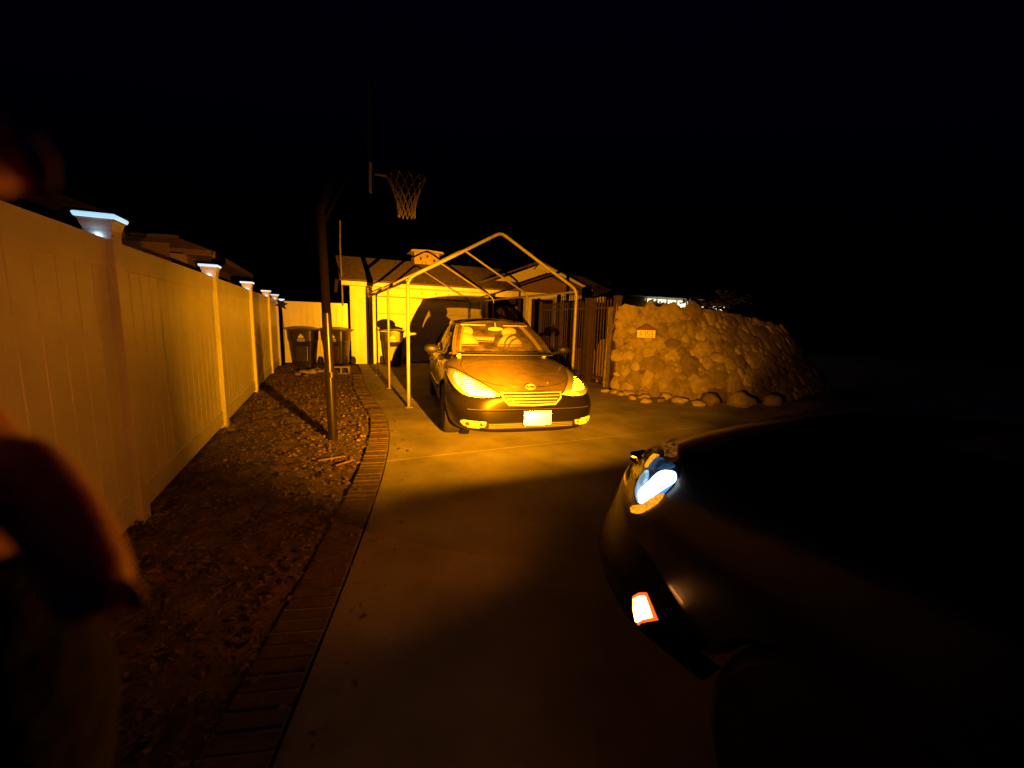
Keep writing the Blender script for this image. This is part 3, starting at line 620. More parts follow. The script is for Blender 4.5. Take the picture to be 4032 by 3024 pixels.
# ------------------------------------------------------------------ foliage
def leafcloud(c, rad, n, size, name, m, parent, seed, hollow=.3):
    rr_ = random.Random(seed); b = MB(); c = Vector(c)
    cl = [Vector((rr_.gauss(0, .45)*rad[0], rr_.gauss(0, .45)*rad[1], rr_.gauss(0, .45)*rad[2])) for _ in range(max(5, n//40))]
    for _ in range(n):
        p = c + rr_.choice(cl) + Vector((rr_.gauss(0, .16)*rad[0], rr_.gauss(0, .16)*rad[1], rr_.gauss(0, .16)*rad[2]))
        d = Vector((rr_.uniform(-1, 1), rr_.uniform(-1, 1), rr_.uniform(-.6, 1))).normalized(); a = d.orthogonal().normalized(); s = size*rr_.uniform(.6, 1.4)
        nn = d.cross(a)
        b.add([p, p+d*s*.5+a*s*.28+nn*s*.06, p+d*s, p+d*s*.5-a*s*.28+nn*s*.06], [(0, 1, 2, 3)])
    return b.build(name, m, parent)
shr = [((6.5, 6.95, 1.86), (.38, .25, .13), 'small dark creeper on top of the stone wall near the gate'), ((7.6, 6.9, 1.95), (.65, .35, .20), 'dark leafy shrub on the stone wall in front of the lit window'), ((9.2, 7.3, 1.95), (1.0, .5, .3), 'broad dark shrub on the right part of the stone wall')]
for i, (c, rad, lb) in enumerate(shr):
    t = thing('shrub', lb, 'shrub', (c[0], c[1], c[2]-rad[2])); leafcloud((0, 0, rad[2]), rad, 420, .085, 'foliage', M['green'], t, i+3)
    MB().tube([(0, 0, -.1), (.03, .02, rad[2]*.7), (.1, .05, rad[2]*1.3)], [.02, .014, .006], 6).tube([(0, 0, -.1), (-.12, .0, rad[2]*.8)], [.016, .006], 6).build('stem', M['bark'], t, True)
# leaf litter and twigs on the soil
lit = MB()
for k in range(8200):
    y = rnd.uniform(1.0, 13.2); xr = kerbx(y)-.24
    x = rnd.uniform(-1.12, xr+.02)
    if rnd.random() < .03: x = rnd.uniform(xr, xr+.55)
    s = rnd.choice([rnd.uniform(.010, .03), rnd.uniform(.02, .055)]); a = rnd.uniform(0, 6.28); z = .012+rnd.uniform(0, .04)
    d = Vector((math.cos(a), math.sin(a), rnd.uniform(-.25, .5))).normalized(); n_ = Vector((-math.sin(a), math.cos(a), rnd.uniform(-.4, .4))).normalized(); p = Vector((x, y, z))
    lit.add([p, p+d*s*.5+n_*s*.3+Vector((0, 0, .2*s)), p+d*s, p+d*s*.5-n_*s*.3+Vector((0, 0, .15*s))], [(0, 1, 2, 3)])
for k in range(420):
    y = rnd.uniform(1.0, 12.8); x = rnd.uniform(-1.1, kerbx(y)-.26); s = rnd.uniform(.008, .022)
    lit.blob((x, y, .01+s*.4), (s*1.2, s, s*.8), k % 50, .3, 1)
o = lit.build('leaf_litter', M['leaf']); o['kind'] = 'stuff'; o['label'] = 'dry leaves and small clods scattered over the dark soil bed'
tw = [(-.1, 4.2, .5, .02, 'pale twig lying on the soil near the basketball pole'), (.05, 4.0, .42, .4, 'shorter pale twig lying across the soil by the kerb')]
for x, y, l_, a, lb in tw:
    tag(MB().tube([(x, y, .05), (x+l_*.3*math.cos(a), y+l_*.3*math.sin(a), .06), (x+l_*.5*math.cos(a+.2), y+l_*.5*math.sin(a+.2), .05)], [.008, .009, .005], 6).build('twig', M['woodpale'], None, True), lb, 'twig')
# ------------------------------------------------------------------ lit neighbour house, far right
rn = thing('lit_house', 'distant low house with a lit white patio window above the stone wall', 'house', (18, 19, 0))
RO_ = (18, 19, 0)
o = RB(RO_); wallbox(o, 15.5, 25, 19, 24, 0, 3.0); o.build('wall', M['nwall'], rn)
o = RB(RO_); wallbox(o, 15.2, 20.6, 17.9, 19, 3.02, 3.12); o.build('patio_roof', M['litsoffit'], rn)
o = RB(RO_); o.prism([(15, 17.6, 3.13), (25.5, 17.6, 3.13), (25.5, 21.5, 4.1), (15, 21.5, 4.1)], (0, 0, .06)); o.build('roof', M['roof'], rn)
wn2 = RB(RO_); wallbox(wn2, 17.0, 20.9, 18.95, 18.985, 2.0, 2.98); wn2 = wn2.build('window', M['litwin'], rn)
for k in range(6):
    o = RB(RO_); wallbox(o, 16.98+k*.78, 17.05+k*.78, 18.90, 18.948, 2.0, 2.98); o.build('frame', M['trim'], wn2)
for x in (21.3, 22.3, 23.0):
    o = RB(RO_); wallbox(o, x, x+.5, 18.95, 18.985, 2.5, 2.75); o.build('window', M['litwin'], rn)
# ------------------------------------------------------------------ cars: shared builders
def half_ring(wd, h, b, crown=.03, tuck=.9):
    return [(0, h), (.40*wd, h-.006), (.70*wd, h-crown), (.88*wd, h-crown-.045), (.965*wd, h-crown-.12), (wd, b+.60*(h-b-crown)), (.995*wd, b+.42*(h-b)), (.972*wd, b+.16*(h-b)), (tuck*wd, b+.02), (.55*wd, b), (0, b)]
def car_shell(stations, arches, wr):
    vs = []; fs = []; n = 20
    for y, wd, h, b, *cw in stations:
        hr = half_ring(wd, h, b, cw[0] if cw else .03); ring = [(x, y, z) for x, z in hr] + [(-x, y, z) for x, z in hr[-2:0:-1]]
        vs += ring; n = len(ring)
    S = len(stations)
    for i in range(S-1):
        for k in range(n): fs.append((i*n+k, i*n+(k+1) % n, (i+1)*n+(k+1) % n, (i+1)*n+k))
    for base, rev in ((0, False), ((S-1)*n, True)):       # flat end caps as quads
        h_ = n//2
        for k in range(h_-0):
            a, b_ = base+k, base+k+1; c_, d_ = base+(n-k) % n, base+(n-k-1) % n
            f = [a, b_, d_, c_] if a != c_ and b_ != d_ else ([a, b_, d_] if a == c_ else [a, b_, c_])
            f = list(dict.fromkeys(f))
            if len(f) > 2: fs.append(tuple(f[::-1] if rev else f))
    me = bpy.data.meshes.new('shell'); me.from_pydata(vs, [], fs)
    bm = bmesh.new(); bm.from_mesh(me); bmesh.ops.recalc_face_normals(bm, faces=bm.faces[:]); bm.to_mesh(me); bm.free()
    o = bpy.data.objects.new('shell', me); COL.objects.link(o)
    ss = o.modifiers.new('s', 'SUBSURF'); ss.levels = 3; ss.render_levels = 3
    cutters = []
    for ya in arches:
        for s in (-1, 1):
            cm = MB().lathe([(wr, -.30), (wr, .35)], (s*(stations[len(stations)//2][1]-.02), ya, .32), 'X', 40).build('cut', M['black']); cutters.append(cm)
            bo = o.modifiers.new('b', 'BOOLEAN'); bo.operation = 'DIFFERENCE'; bo.solver = 'EXACT'; bo.object = cm
    dg = bpy.context.evaluated_depsgraph_get(); ev = o.evaluated_get(dg)
    me2 = bpy.data.meshes.new_from_object(ev); V = [v.co.copy() for v in me2.vertices]; F = [tuple(p.vertices) for p in me2.polygons]
    ss.levels = 3
    for c_ in [o]+cutters:
        m_ = c_.data; bpy.data.objects.remove(c_); bpy.data.meshes.remove(m_)
    return V, F, BVHTree.FromPolygons(V, F)
def shell_obj(V, F, name, m, parent):
    b = MB(); b.v = [tuple(v) for v in V]; b.f = F; return b.build(name, m, parent, True, 38)
def stick(bvh, outline, to3, d, off=.004, rings=5, bulge=0, skirt=.012, n=48, smooth=True, shrink0=0):
    """patch that follows the body: outline in 2-D, to3(u,v)->ray origin, d ray direction"""
    P2 = [Vector((p[0], p[1], 0)) for p in outline]
    if smooth:
        P2 = catmull(P2+[P2[0]], max(2, n//len(P2)))[:-1]
    c = sum(P2, Vector())/len(P2); b = MB(); rows = []; d = Vector(d).normalized()
    for k in range(rings+1):
        t = 1-k/rings; row = []
        for p in P2:
            q = c+(p-c)*max(t, .02); h = bvh.ray_cast(Vector(to3(q.x, q.y)), d)
            if h[0] is None: h = bvh.find_nearest(Vector(to3(q.x, q.y))+d*1.0)
            nn = h[1] if h[1].dot(d) < 0 else -h[1]
            row.append(h[0]+nn*(off+bulge*(1-t*t)))
            if k == 0: row[-1] = h[0]+nn*off
        rows.append(row+[row[0]])
    base = [p+d*skirt for p in rows[0]]
    b.grid([base]+rows)
    return b
def wheel(parent, x, y, r, wdt, side, spokes=5):
    t = MB().lathe([(r*.62, -wdt/2), (r*.9, -wdt/2), (r*.985, -wdt*.38), (r, -wdt*.2), (r, wdt*.2), (r*.985, wdt*.38), (r*.9, wdt/2), (r*.62, wdt/2)], (x, y, r), 'X', 36).build('wheel', M['rubber'], parent, True)
    s = side; rb = MB().lathe([(r*.61, -wdt*.3), (r*.66, s*wdt*.40), (r*.63, s*wdt*.44), (r*.58, s*wdt*.30), (r*.2, s*wdt*.22)] if s > 0 else [(r*.2, s*wdt*.22), (r*.58, s*wdt*.30), (r*.63, s*wdt*.44), (r*.66, s*wdt*.40), (r*.61, wdt*.3)], (x, y, r), 'X', 30)
    for k in range(spokes):
        a = 2*math.pi*k/spokes+.3; q = Matrix.Rotation(a, 3, 'X')
        rb.bbox(Vector((x+s*wdt*.36, y, r))+q @ Vector((0, r*.34, 0)), (.03, r*.58, .075), 0, .006, q)
    rb.lathe([(.02, s*wdt*.42), (.06, s*wdt*.40), (.065, s*wdt*.25)], (x, y, r), 'X', 16)
    rb.build('rim', M['silverw'], t, True)
def lerp3(a, b, t): return Vector(a)*(1-t)+Vector(b)*t
def greenhouse(car, T, paint, gl, seats=True):
    """pillars, roof and panes of a car; T maps the sedan template to the car"""
    tv = lambda p: T(*p)
    a0, a1, c1, c0 = (.72, 1.36, .955), (.565, 2.14, 1.365), (.545, 3.42, 1.335), (.665, 4.05, 1.0)
    roofc = catmull([a1, (.595, 2.6, 1.405), (.585, 3.05, 1.39), c1], 8)
    belt = catmull([a0, (.795, 2.0, .945), (.80, 3.0, .955), (.74, 3.7, .985), c0], 8)
    mir = lambda p: Vector((-p[0], p[1], p[2]))
    rb = MB(); P = []
    for p in roofc:
        P.append([tv((p.x*s, p.y, p.z+.058*(1-s*s))) for s in np.linspace(-1, 1, 17)])
    rb.grid(P); rb.grid([[v-Vector((0, 0, .03)) for v in r_] for r_ in P])
    for e in (P[0], P[-1]): rb.grid([e, [v-Vector((0, 0, .03)) for v in e]])
    rb.build('roof', paint, car, True)
    def strip(name, A, B, th=.03, m=paint):
        for f in (lambda p: Vector(p), mir):
            b = MB(); n = len(A); X = [tv(f(p)) for p in A]; Y = [tv(f(p)) for p in B]
            inn = Vector((-1 if X[0].x > T(0, 0, 0).x else 1, 0, 0))*th
            b.grid([X, Y, [p+inn for p in Y], [p+inn for p in X], X]); b.add([X[0], Y[0], Y[0]+inn, X[0]+inn, X[-1], Y[-1], Y[-1]+inn, X[-1]+inn], [(0, 1, 2, 3), (4, 5, 6, 7)]); b.build(name, m, car, True)
    ap = [lerp3(a0, a1, t)+Vector((.012*math.sin(math.pi*t), 0, .02*math.sin(math.pi*t))) for t in np.linspace(0, 1, 9)]
    strip('front_pillar', ap, [p+Vector((-.062, -.012, .012)) for p in ap])
    strip('front_pillar_side', ap, [p+Vector((.006, .075, -.01)) for p in ap])
    strip('roof_rail', [p for p in roofc], [p+Vector((.022, 0, -.05)) for p in roofc])
    bi = [min(range(len(belt)), key=lambda k: abs(belt[k].y-y)) for y in (2.68, 2.76)]; ri = [min(range(len(roofc)), key=lambda k: abs(roofc[k].y-y)) for y in (2.66, 2.74)]
    strip('centre_pillar', [Vector(belt[bi[0]]).lerp(roofc[ri[0]]+Vector((.02, 0, -.04)), t) for t in np.linspace(0, 1, 6)], [Vector((belt[bi[0]].x, 2.77, belt[bi[0]].z)).lerp(Vector((roofc[ri[0]].x+.02, 2.74, roofc[ri[0]].z-.04)), t) for t in np.linspace(0, 1, 6)], .03, M['black'])
    cA = [lerp3(c1, c0, t)+Vector((.03*math.sin(math.pi*t), 0, .03*math.sin(math.pi*t))) for t in np.linspace(0, 1, 9)]
    cB = [lerp3((.575, 3.22, 1.345), (.79, 3.55, .975), t)+Vector((.025*math.sin(math.pi*t), 0, 0)) for t in np.linspace(0, 1, 9)]
    strip('rear_pillar', cA, cB, .03)
    wsb = lambda s: Vector((.68*s, 1.36-.17*(1-s*s), .965)); wst = lambda s: Vector((.53*s, 2.11-.10*(1-s*s), 1.372+.05*(1-s*s)))
    MB().grid([[tv(wsb(s).lerp(wst(s), t)+Vector((0, -.03, .03))*math.sin(math.pi*t)) for s in np.linspace(-1, 1, 17)] for t in np.linspace(0, 1, 9)]).build('windscreen', gl, car, True)
    rwb = lambda s: Vector((.64*s, 4.02+.14*(1-s*s), 1.0)); rwt = lambda s: Vector((.53*s, 3.43+.05*(1-s*s), 1.34+.05*(1-s*s)))
    MB().grid([[tv(rwb(s).lerp(rwt(s), t)+Vector((0, .02, .03))*math.sin(math.pi*t)) for s in np.linspace(-1, 1, 13)] for t in np.linspace(0, 1, 7)]).build('rear_window', gl, car, True)
    for f in (lambda p: Vector(p), mir):
        for ya, yb in ((1.75, 2.66), (2.78, 3.45)):
            B = []
            for t in np.linspace(0, 1, 10):
                y = ya+(yb-ya)*t; pb = interp(y, [p.y for p in belt], [p.x for p in belt]); zb = interp(y, [p.y for p in belt], [p.z for p in belt])
                top_y = min(max(y, 1.5), 3.4)
                if y < 2.14: px, pz = interp(y, [1.36, 2.14], [.72, .565]), interp(y, [1.36, 2.14], [.955, 1.365])
                else: px, pz = interp(y, [p.y for p in roofc], [p.x for p in roofc])+.02, interp(y, [p.y for p in roofc], [p.z for p in roofc])-.04
                B.append([tv(f(Vector((pb, y, zb)).lerp(Vector((px, y, pz)), s)+Vector((.018*math.sin(math.pi*s)-.006, 0, 0)))) for s in np.linspace(0, 1, 6)])
            MB().grid(B).build('side_window', gl, car, True)
    bb = MB(); bb.grid([[tv((s*wd, y, z)) for s in np.linspace(-1, 1, 7)] for y, wd, z in ((1.12, .62, .985), (1.30, .66, .99), (1.62, .72, .985), (1.85, .72, .93))]); bb.build('dashboard', M['dash'], car, True)
    if seats:
        for s in (-1, 1):
            b = MB(); b.blob(tv((s*.37, 2.50, .93)), (.235, .09, .30), 5, .05, 3, Matrix.Rotation(R(-14), 3, 'X')); b.blob(tv((s*.37, 2.60, 1.235)), (.13, .055, .09), 6, .05, 3); b.build('front_seat', M['seat'], car, True)
        b = MB(); b.bbox(tv((0, 3.42, 1.0)), (1.15, .14, .26), 0, .05); b.build('rear_seat', M['seat'], car, True)
        MB().blob(tv((0, 1.98, 1.30)), (.12, .018, .032), 1, .02, 2).tube([tv((0, 1.98, 1.32)), tv((0, 2.04, 1.39))], .01, 6).build('rear_view_mirror', M['trim'], car, True)
        MB().tube([tv((.37+.19*math.cos(t), 1.86+.06*math.sin(t), 1.0+.17*math.sin(t))) for t in np.linspace(0, 2*math.pi, 24)], .014, 8, False).build('steering_wheel', M['black'], car, True)
        for f in (lambda p: p, mir): MB().tube([tv(f(p+Vector((-.10, .10, -.02)))) for p in ap], .030, 8).build('pillar_trim', M['pillartrim'], car, True)
        for s in (-1, 1): MB().bbox(tv((s*.33, 2.10, 1.352)), (.38, .10, .018), 0, .006).build('sun_visor', M['seat'], car)
# ------------------------------------------------------------------ parked sedan
car = thing('parked_car', 'dusty dark sedan with glowing reflecting headlights parked under the carport frame', 'car', (2.04, 3.92, 0), R(-9.8))
ST = [(.0, .42, .60, .24, .012), (.015, .55, .635, .22, .015), (.06, .67, .675, .21, .02), (.14, .765, .71, .20, .025), (.27, .835, .755, .19, .03), (.45, .875, .80, .18, .035), (.75, .897, .86, .18, .04), (1.05, .905, .915, .18, .04), (1.32, .908, .955, .18, .04),
      (1.5, .908, .965, .18, .04), (2.2, .91, .955, .18, .05), (3.0, .91, .965, .18, .05), (3.75, .905, .995, .19, .05), (4.15, .89, 1.02, .22, .05), (4.5, .86, 1.03, .26, .05), (4.7, .80, 1.02, .30, .05), (4.80, .72, .98, .34, .05), (4.84, .60, .90, .40, .04)]
V, F, bvh = car_shell(ST, (.95, 3.67), .365)
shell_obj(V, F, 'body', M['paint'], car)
for yw in (.95, 3.67):
    for s in (-1, 1):
        wheel(car, s*.775, yw, .325, .215, s)
        MB().lathe([(.35, -.10), (.36, .0)], (s*.58, yw, .325), 'X', 24).build('wheel_well', M['black'], car)
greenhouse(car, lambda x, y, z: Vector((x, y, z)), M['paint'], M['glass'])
front = lambda x, z: (x, -1, z); FD = (0, 1, 0)
side = lambda s: (lambda y, z: (s*2, y, z))
topd = lambda x, y: (x, y, 2)
def facets(ol, s, x0, z0, rn_=.07):                         # stepped reflector cells behind a lamp lens
    pl = catmull([Vector((p[0], p[1], 0)) for p in ol+[ol[0]]], 6)[:-1]; fb = MB(); rf_ = random.Random(3)
    def inside(x, z):
        c_ = False
        for i in range(len(pl)):
            a_, b_ = pl[i], pl[i-1]
            if (a_.y > z) != (b_.y > z) and x < (b_.x-a_.x)*(z-a_.y)/(b_.y-a_.y)+a_.x: c_ = not c_
        return c_
    for ix in range(62):
        for iz in range(18):
            x, z = s*(x0+ix*.009+.004), z0+iz*.015
            if not all(inside(x+dx, z+dz) for dx in (-.008, .008) for dz in (-.008, .008)): continue
            hy = bvh.ray_cast(Vector((x, -1, z)), Vector(FD))[0]
            if hy is None: continue
            aim = Vector((-.04 if s < 0 else -.34, -1, .10+rf_.uniform(-.02, .02)+.25*(z-z0-.07)))+Vector((rf_.uniform(-rn_, rn_)*.3, 0, 0))
            fb.box(hy+Vector((0, -.010, 0)), (.0125, .0200, .0015), m=aim.normalized().to_track_quat('Z', 'Y').to_matrix())
    return fb
stick(bvh, [(-.60, 1.2), (-.3, 1.10), (0, 1.08), (.3, 1.10), (.60, 1.2), (.66, .9), (.60, .5), (.46, .28), (.3, .17), (0, .12), (-.3, .17), (-.46, .28), (-.60, .5), (-.66, .9)], topd, (0, 0, -1), .006, 6, 0, .01, 84).build('bonnet', M['paint'], car, True)
for s in (-1, 1):
    hl = [(s*.345, .628), (s*.46, .70), (s*.60, .765), (s*.74, .812), (s*.815, .80), (s*.835, .745), (s*.80, .665), (s*.70, .615), (s*.52, .606)]
    hl2 = catmull([Vector((p[0], p[1], 0)) for p in hl+[hl[0]]], 6)[:-1]
    h_ = stick(bvh, hl, front, FD, .004, 6, .004, .01, 54).build('headlight', M['lampback'], car, True)
    k_, cx_, cz_ = (.88, s*.60, .684) if s < 0 else (.62, s*.62, .690)
    facets([(cx_+(x-s*.62)*k_, cz_+(z-.690)*k_) for x, z in hl], s, .33, .60).build('reflector', M['refl'], h_)
    stick(bvh, hl, front, FD, .020, 6, .010, .02, 54).build('lens', M['lens'], h_, True)
    fo_ = [(s*.50, .345), (s*.72, .36), (s*.765, .32), (s*.70, .275), (s*.53, .285)]
    f_ = stick(bvh, [(s*.50, .345), (s*.72, .36), (s*.765, .32), (s*.70, .275), (s*.53, .285)], front, FD, .004, 4, .004, .01, 40).build('fog_light', M['refl'], car, True)
    facets(fo_, s, .49, .27, .3).build('reflector', M['dullmetal'], f_)
    for x in (.55, .69): stick(bvh, [(s*x+.03*math.cos(t), .318+.026*math.sin(t)) for t in np.linspace(0, 2*math.pi, 9)[:-1]], front, FD, .008, 3, .006, .01, 32).build('bulb', M['chrome'], f_, True)
    for ya, yb in ((1.62, 2.68), (2.72, 3.50)):
        dr = stick(bvh, [(ya, .90), (yb, .91), (yb+.02, .6), (yb-.02 if yb < 3 else yb-.18, .30), (ya+.03, .30), (ya-.03, .6)], side(s), (-s, 0, 0), .005, 5, 0, .012, 48, False).build('door', M['paint'], car, True)
        MB().bbox((s*.925, yb-.14, .80), (.03, .17, .028), 0, .008).build('handle', M['chrome'], dr)
    stick(bvh, [(1.5, .54), (3.4, .54), (3.4, .49), (1.5, .49)], side(s), (-s, 0, 0), .016, 2, 0, .02, 40, False).build('side_moulding', M['paint'], car)
    m_ = MB().blob((s*.98, 1.60, 1.02), (.10, .06, .062), 2, .06, 3).build('mirror', M['black'], car, True)
    MB().tube([(s*.80, 1.62, .96), (s*.92, 1.61, .99)], [.035, .03], 10, ry=.025).build('mirror_arm', M['black'], m_, True)
    stick(bvh, [(s*.55, .88), (s*.84, .90), (s*.85, .72), (s*.6, .70)], lambda x, z: (x, 7, z), (0, -1, 0), .004, 4, .0, .01, 40).build('tail_light', M['orange'], car, True)
g = stick(bvh, [(-.335, .652), (0, .668), (.335, .652), (.32, .60), (.26, .535), (0, .525), (-.26, .535), (-.32, .60)], front, FD, .003, 4, 0, .008, 48)
gr_ = g.build('grille', M['black'], car, True)
for k, z in enumerate((.655, .625, .592, .558)):
    wd = .33-.022*k
    MB().tube([(x, bvh.ray_cast(Vector((x, -1, z)), Vector(FD))[0].y-.012, z) for x in np.linspace(-wd, wd, 17)], .0080, 8).build('grille_bar', M['satin'], gr_, True)
MB().tube([(x, bvh.ray_cast(Vector((x, -1, z)), Vector(FD))[0].y-.010, z) for x, z in [(-.34, .66), (-.325, .60), (-.265, .532), (0, .522), (.265, .532), (.325, .60), (.34, .66)]], .012, 8).build('grille_frame', M['satin'], gr_, True)
lg = stick(bvh, [(-.50, .33), (0, .335), (.50, .33), (.54, .30), (.48, .27), (0, .262), (-.48, .27), (-.54, .30)], front, FD, .004, 4, 0, .01, 48).build('lower_grille', M['black'], car, True)
for z in (.318, .300, .282): MB().tube([(x, bvh.ray_cast(Vector((x, -1, z)), Vector(FD))[0].y-.008, z) for x in np.linspace(-.48, .48, 17)], .006, 6).build('slat', M['dullmetal'], lg, True)
MB().tube([(x, bvh.ray_cast(Vector((x, -1, .47)), Vector(FD))[0].y-.006, .47) for x in np.linspace(-.70, .70, 25)], .012, 8).build('bumper_moulding', M['paint'], car, True)
pl_ = MB().bbox((.055, -.033, .385), (.31, .010, .155), 0, .004).build('number_plate', M['plate'], car)
pt_ = MB(); qp = Vector((-.22, -1, .18)).normalized().to_track_quat('Z', 'Y').to_matrix()
for ix in range(30):                                      # prismatic reflective sheeting
    for iz in range(15): pt_.box((-.091+ix*.01007, -.041, .314+iz*.01014), (.0094, .0094, .002), m=qp)
pt_.build('reflective_face', M['plate'], pl_)
MB().bbox((.055, -.022, .385), (.33, .014, .175), 0, .006).build('plate_frame', M['black'], car)
def hood_pt(x, y): return bvh.ray_cast(Vector((x, y, 2)), Vector((0, 0, -1)))[0]
em = MB(); ep = hood_pt(0, .10)
em.tube([ep+Vector((.055*math.cos(t), .035*math.sin(t)-.01, .02+.02*math.sin(t))) for t in np.linspace(0, 2*math.pi, 25)], .008, 8, False); em.tube([ep+Vector((-.02, -.0, .035)), ep+Vector((-.015, -.02, .008)), ep+Vector((.03, -.018, .008))], .007, 6)
em.build('emblem', M['satin'], car, True)
wp = [(-.5, 1.12), (-.1, 1.10), (.02, 1.06)]
for s in (-1, 1): MB().tube([(-.55+.0, 1.22, 1.0) if s < 0 else (.02, 1.18, 1.005), (-.25 if s < 0 else .28, 1.20, 1.005), (.0 if s < 0 else .58, 1.24, 1.0)], .009, 6).build('wiper', M['black'], car, True)
MB().bbox((0, 1.155, .972), (1.26, .06, .02), 0, .006).build('cowl', M['black'], car)
q = Matrix.Rotation(R(-9.8), 4, 'Z'); q.translation = Vector((2.04, 3.92, 0))
lp = q @ (hood_pt(.24, .17)+Vector((0, 0, .012)))
tag(MB().add([lp+Vector((0, 0, .01)), lp+Vector((.03, .005, .03)), lp+Vector((.025, .03, .012)), lp+Vector((0, .04, .028)), lp+Vector((-.028, .02, .01)), lp+Vector((-.02, -.01, .026))], [(0, 1, 2), (0, 2, 3), (0, 3, 4), (0, 4, 5)]).build('fallen_leaf', M['leaf']), 'small curled dry leaf lying on the bonnet of the parked sedan', 'leaf')
# ------------------------------------------------------------------ black SUV beside the camera (its lamps light the scene)
SX, SY = 1.88, 1.60
suv = thing('black_suv', 'black car beside the camera, its white and amber headlight lit', 'car', (SX, SY, 0), math.pi)
SS = [(.09, .36, .80, .45, .01), (.11, .50, .835, .43, .012), (.15, .60, .845, .40, .014), (.22, .70, .87, .38, .018), (.32, .79, .935, .36, .024), (.46, .88, 1.03, .40, .03), (.64, .945, 1.072, .42, .04), (.85, .972, 1.09, .42, .045), (1.15, .98, 1.125, .36, .05), (1.5, .98, 1.14, .33, .05),
      (2.2, .98, 1.14, .33, .05), (3.1, .98, 1.15, .33, .05), (3.9, .98, 1.16, .33, .05), (4.4, .96, 1.16, .36, .05), (4.62, .90, 1.12, .42, .05), (4.70, .80, 1.05, .5, .05)]
V2, F2, bv2 = car_shell(SS, (1.26, 3.72), .42)
shell_obj(V2, F2, 'body', M['suv'], suv)
for yw in (1.26, 3.72):
    for s in (-1, 1):
        wheel(suv, s*.82, yw, .36, .23, s); MB().lathe([(.42, -.1), (.43, .0)], (s*.64, yw, .375), 'X', 24).build('wheel_well', M['black'], suv)
greenhouse(suv, lambda x, y, z: Vector((x*1.12, y*1.02+.05, (z-.95)*1.30+1.13)), M['suv'], M['darkglass'], False)
# bumper: a proud band round the nose, its flat top below the headlights
def nose(off, ys): return [(interp(y, [s[0] for s in SS], [s[1] for s in SS])+off, y) for y in ys]
ys = [.10, .12, .16, .22, .32, .46, .62, .72]
arc = [(.20, .0)]
arc = [Vector((x+ox, y-oy, 0)) for (x, y), (ox, oy) in zip([(0, .09), (.2, .09), (.38, .10), (.52, .13), (.64, .19), (.74, .28), (.83, .40), (.90, .53), (.95, .68), (.968, .82), (.974, .90)], [(0, .11), (.0, .11), (.02, .11), (.04, .105), (.06, .095), (.07, .08), (.07, .06), (.065, .04), (.055, .02), (.022, .0), (.004, .0)])]
full = [Vector((-p.x, p.y, 0)) for p in arc[:0:-1]]+arc
full = catmull(full, 6)
prof = [(-.20, .785), (-.13, .793), (-.112, .785), (-.10, .76), (-.072, .66), (-.045, .58), (-.024, .52), (-.014, .475), (-.02, .44), (-.045, .42), (-.14, .415)]
rows_ = []
for i, p in enumerate(full):
    t_ = (full[min(i+1, len(full)-1)]-full[max(i-1, 0)]).normalized(); nn = Vector((t_.y, -t_.x, 0))
    rows_.append([p+nn*o_+Vector((0, 0, z_)) for o_, z_ in prof])
bm_ = MB().grid(rows_).build('bumper', M['suvplastic'], suv, True, 50)
# parts whose outline was surveyed on the body (local metres)
SUVPARTS = None
def on_suv(outline, name, m, parent, off, tod, dd, rings=4, bulge=0, n=40, smooth=True, bv=None): return stick(bv or bv2, outline, tod, dd, off, rings, bulge, .012, n, smooth).build(name, m, parent, True)
D1 = Vector((.62, -.78, 0)).normalized()                 # looks at the lamp corner from outside, local frame
T1 = Vector((.78, .62, 0))                               # in-plane axis, front -> side
def corner(sgn): return (lambda u, v: Vector((sgn*(.80+T1.x*u+D1.x*.6), .50+T1.y*u+D1.y*.6, v)))
def cdir(sgn): return Vector((-sgn*D1.x, -D1.y, 0))
for s in (1, -1):
    HL = [(-.34, .905), (-.30, .93), (-.104, .957), (.008, .970), (.062, .958), (.107, .964), (.147, .957), (.185, .936), (.199, .903), (.187, .845), (.163, .812), (.144, .795), (.105, .776), (.07, .785), (.04, .82), (-.05, .85), (-.2, .875)]
    hsg = on_suv(HL, 'headlight', M['lampblue'], suv, .004, corner(s), cdir(s), 5, .004, 64)
    on_suv([(.130, .810), (.102, .838), (.120, .888), (.124, .927), (.151, .943), (.184, .931), (.187, .912), (.170, .868), (.146, .824)], 'light_guide', M['white_led'], hsg, .012, corner(s), cdir(s), 3, .002, 72)
    on_suv([(.121, .806), (.077, .825), (.060, .859), (.057, .899), (.078, .902), (.103, .884), (.096, .851)], 'light_guide', M['softled'], hsg, .011, corner(s), cdir(s), 3, .002, 56)
    on_suv([(.085, .918), (.06, .905), (.03, .92), (.03, .945), (.062, .95), (.1, .955), (.13, .952), (.115, .935)], 'blue_glow_patch', M['bluish'], hsg, .010, corner(s), cdir(s), 3, .002, 48)
    on_suv([(.079, .770), (.098, .757), (.146, .787), (.190, .842), (.197, .878), (.190, .877), (.176, .838), (.138, .796), (.098, .772)], 'amber_strip', M['amber_led'], hsg, .013, corner(s), cdir(s), 2, .002, 64)
    on_suv([(-.021, .938), (.034, .905), (.050, .913), (.012, .942)], 'indicator_bulb', M['amber_led'], hsg, .013, corner(s), cdir(s), 2, .004, 32)
    on_suv([(-.09, .952), (.0, .962), (.055, .958), (.060, .972), (-.06, .978)], 'reflector_cone', M['ambercone'], hsg, .012, corner(s), cdir(s), 3, .006, 40)
    on_suv(HL, 'lens', M['lens'], hsg, .020, corner(s), cdir(s), 4, .006, 64)
bvb = BVHTree.FromPolygons([v.co.copy() for v in bm_.data.vertices], [tuple(p.vertices) for p in bm_.data.polygons])
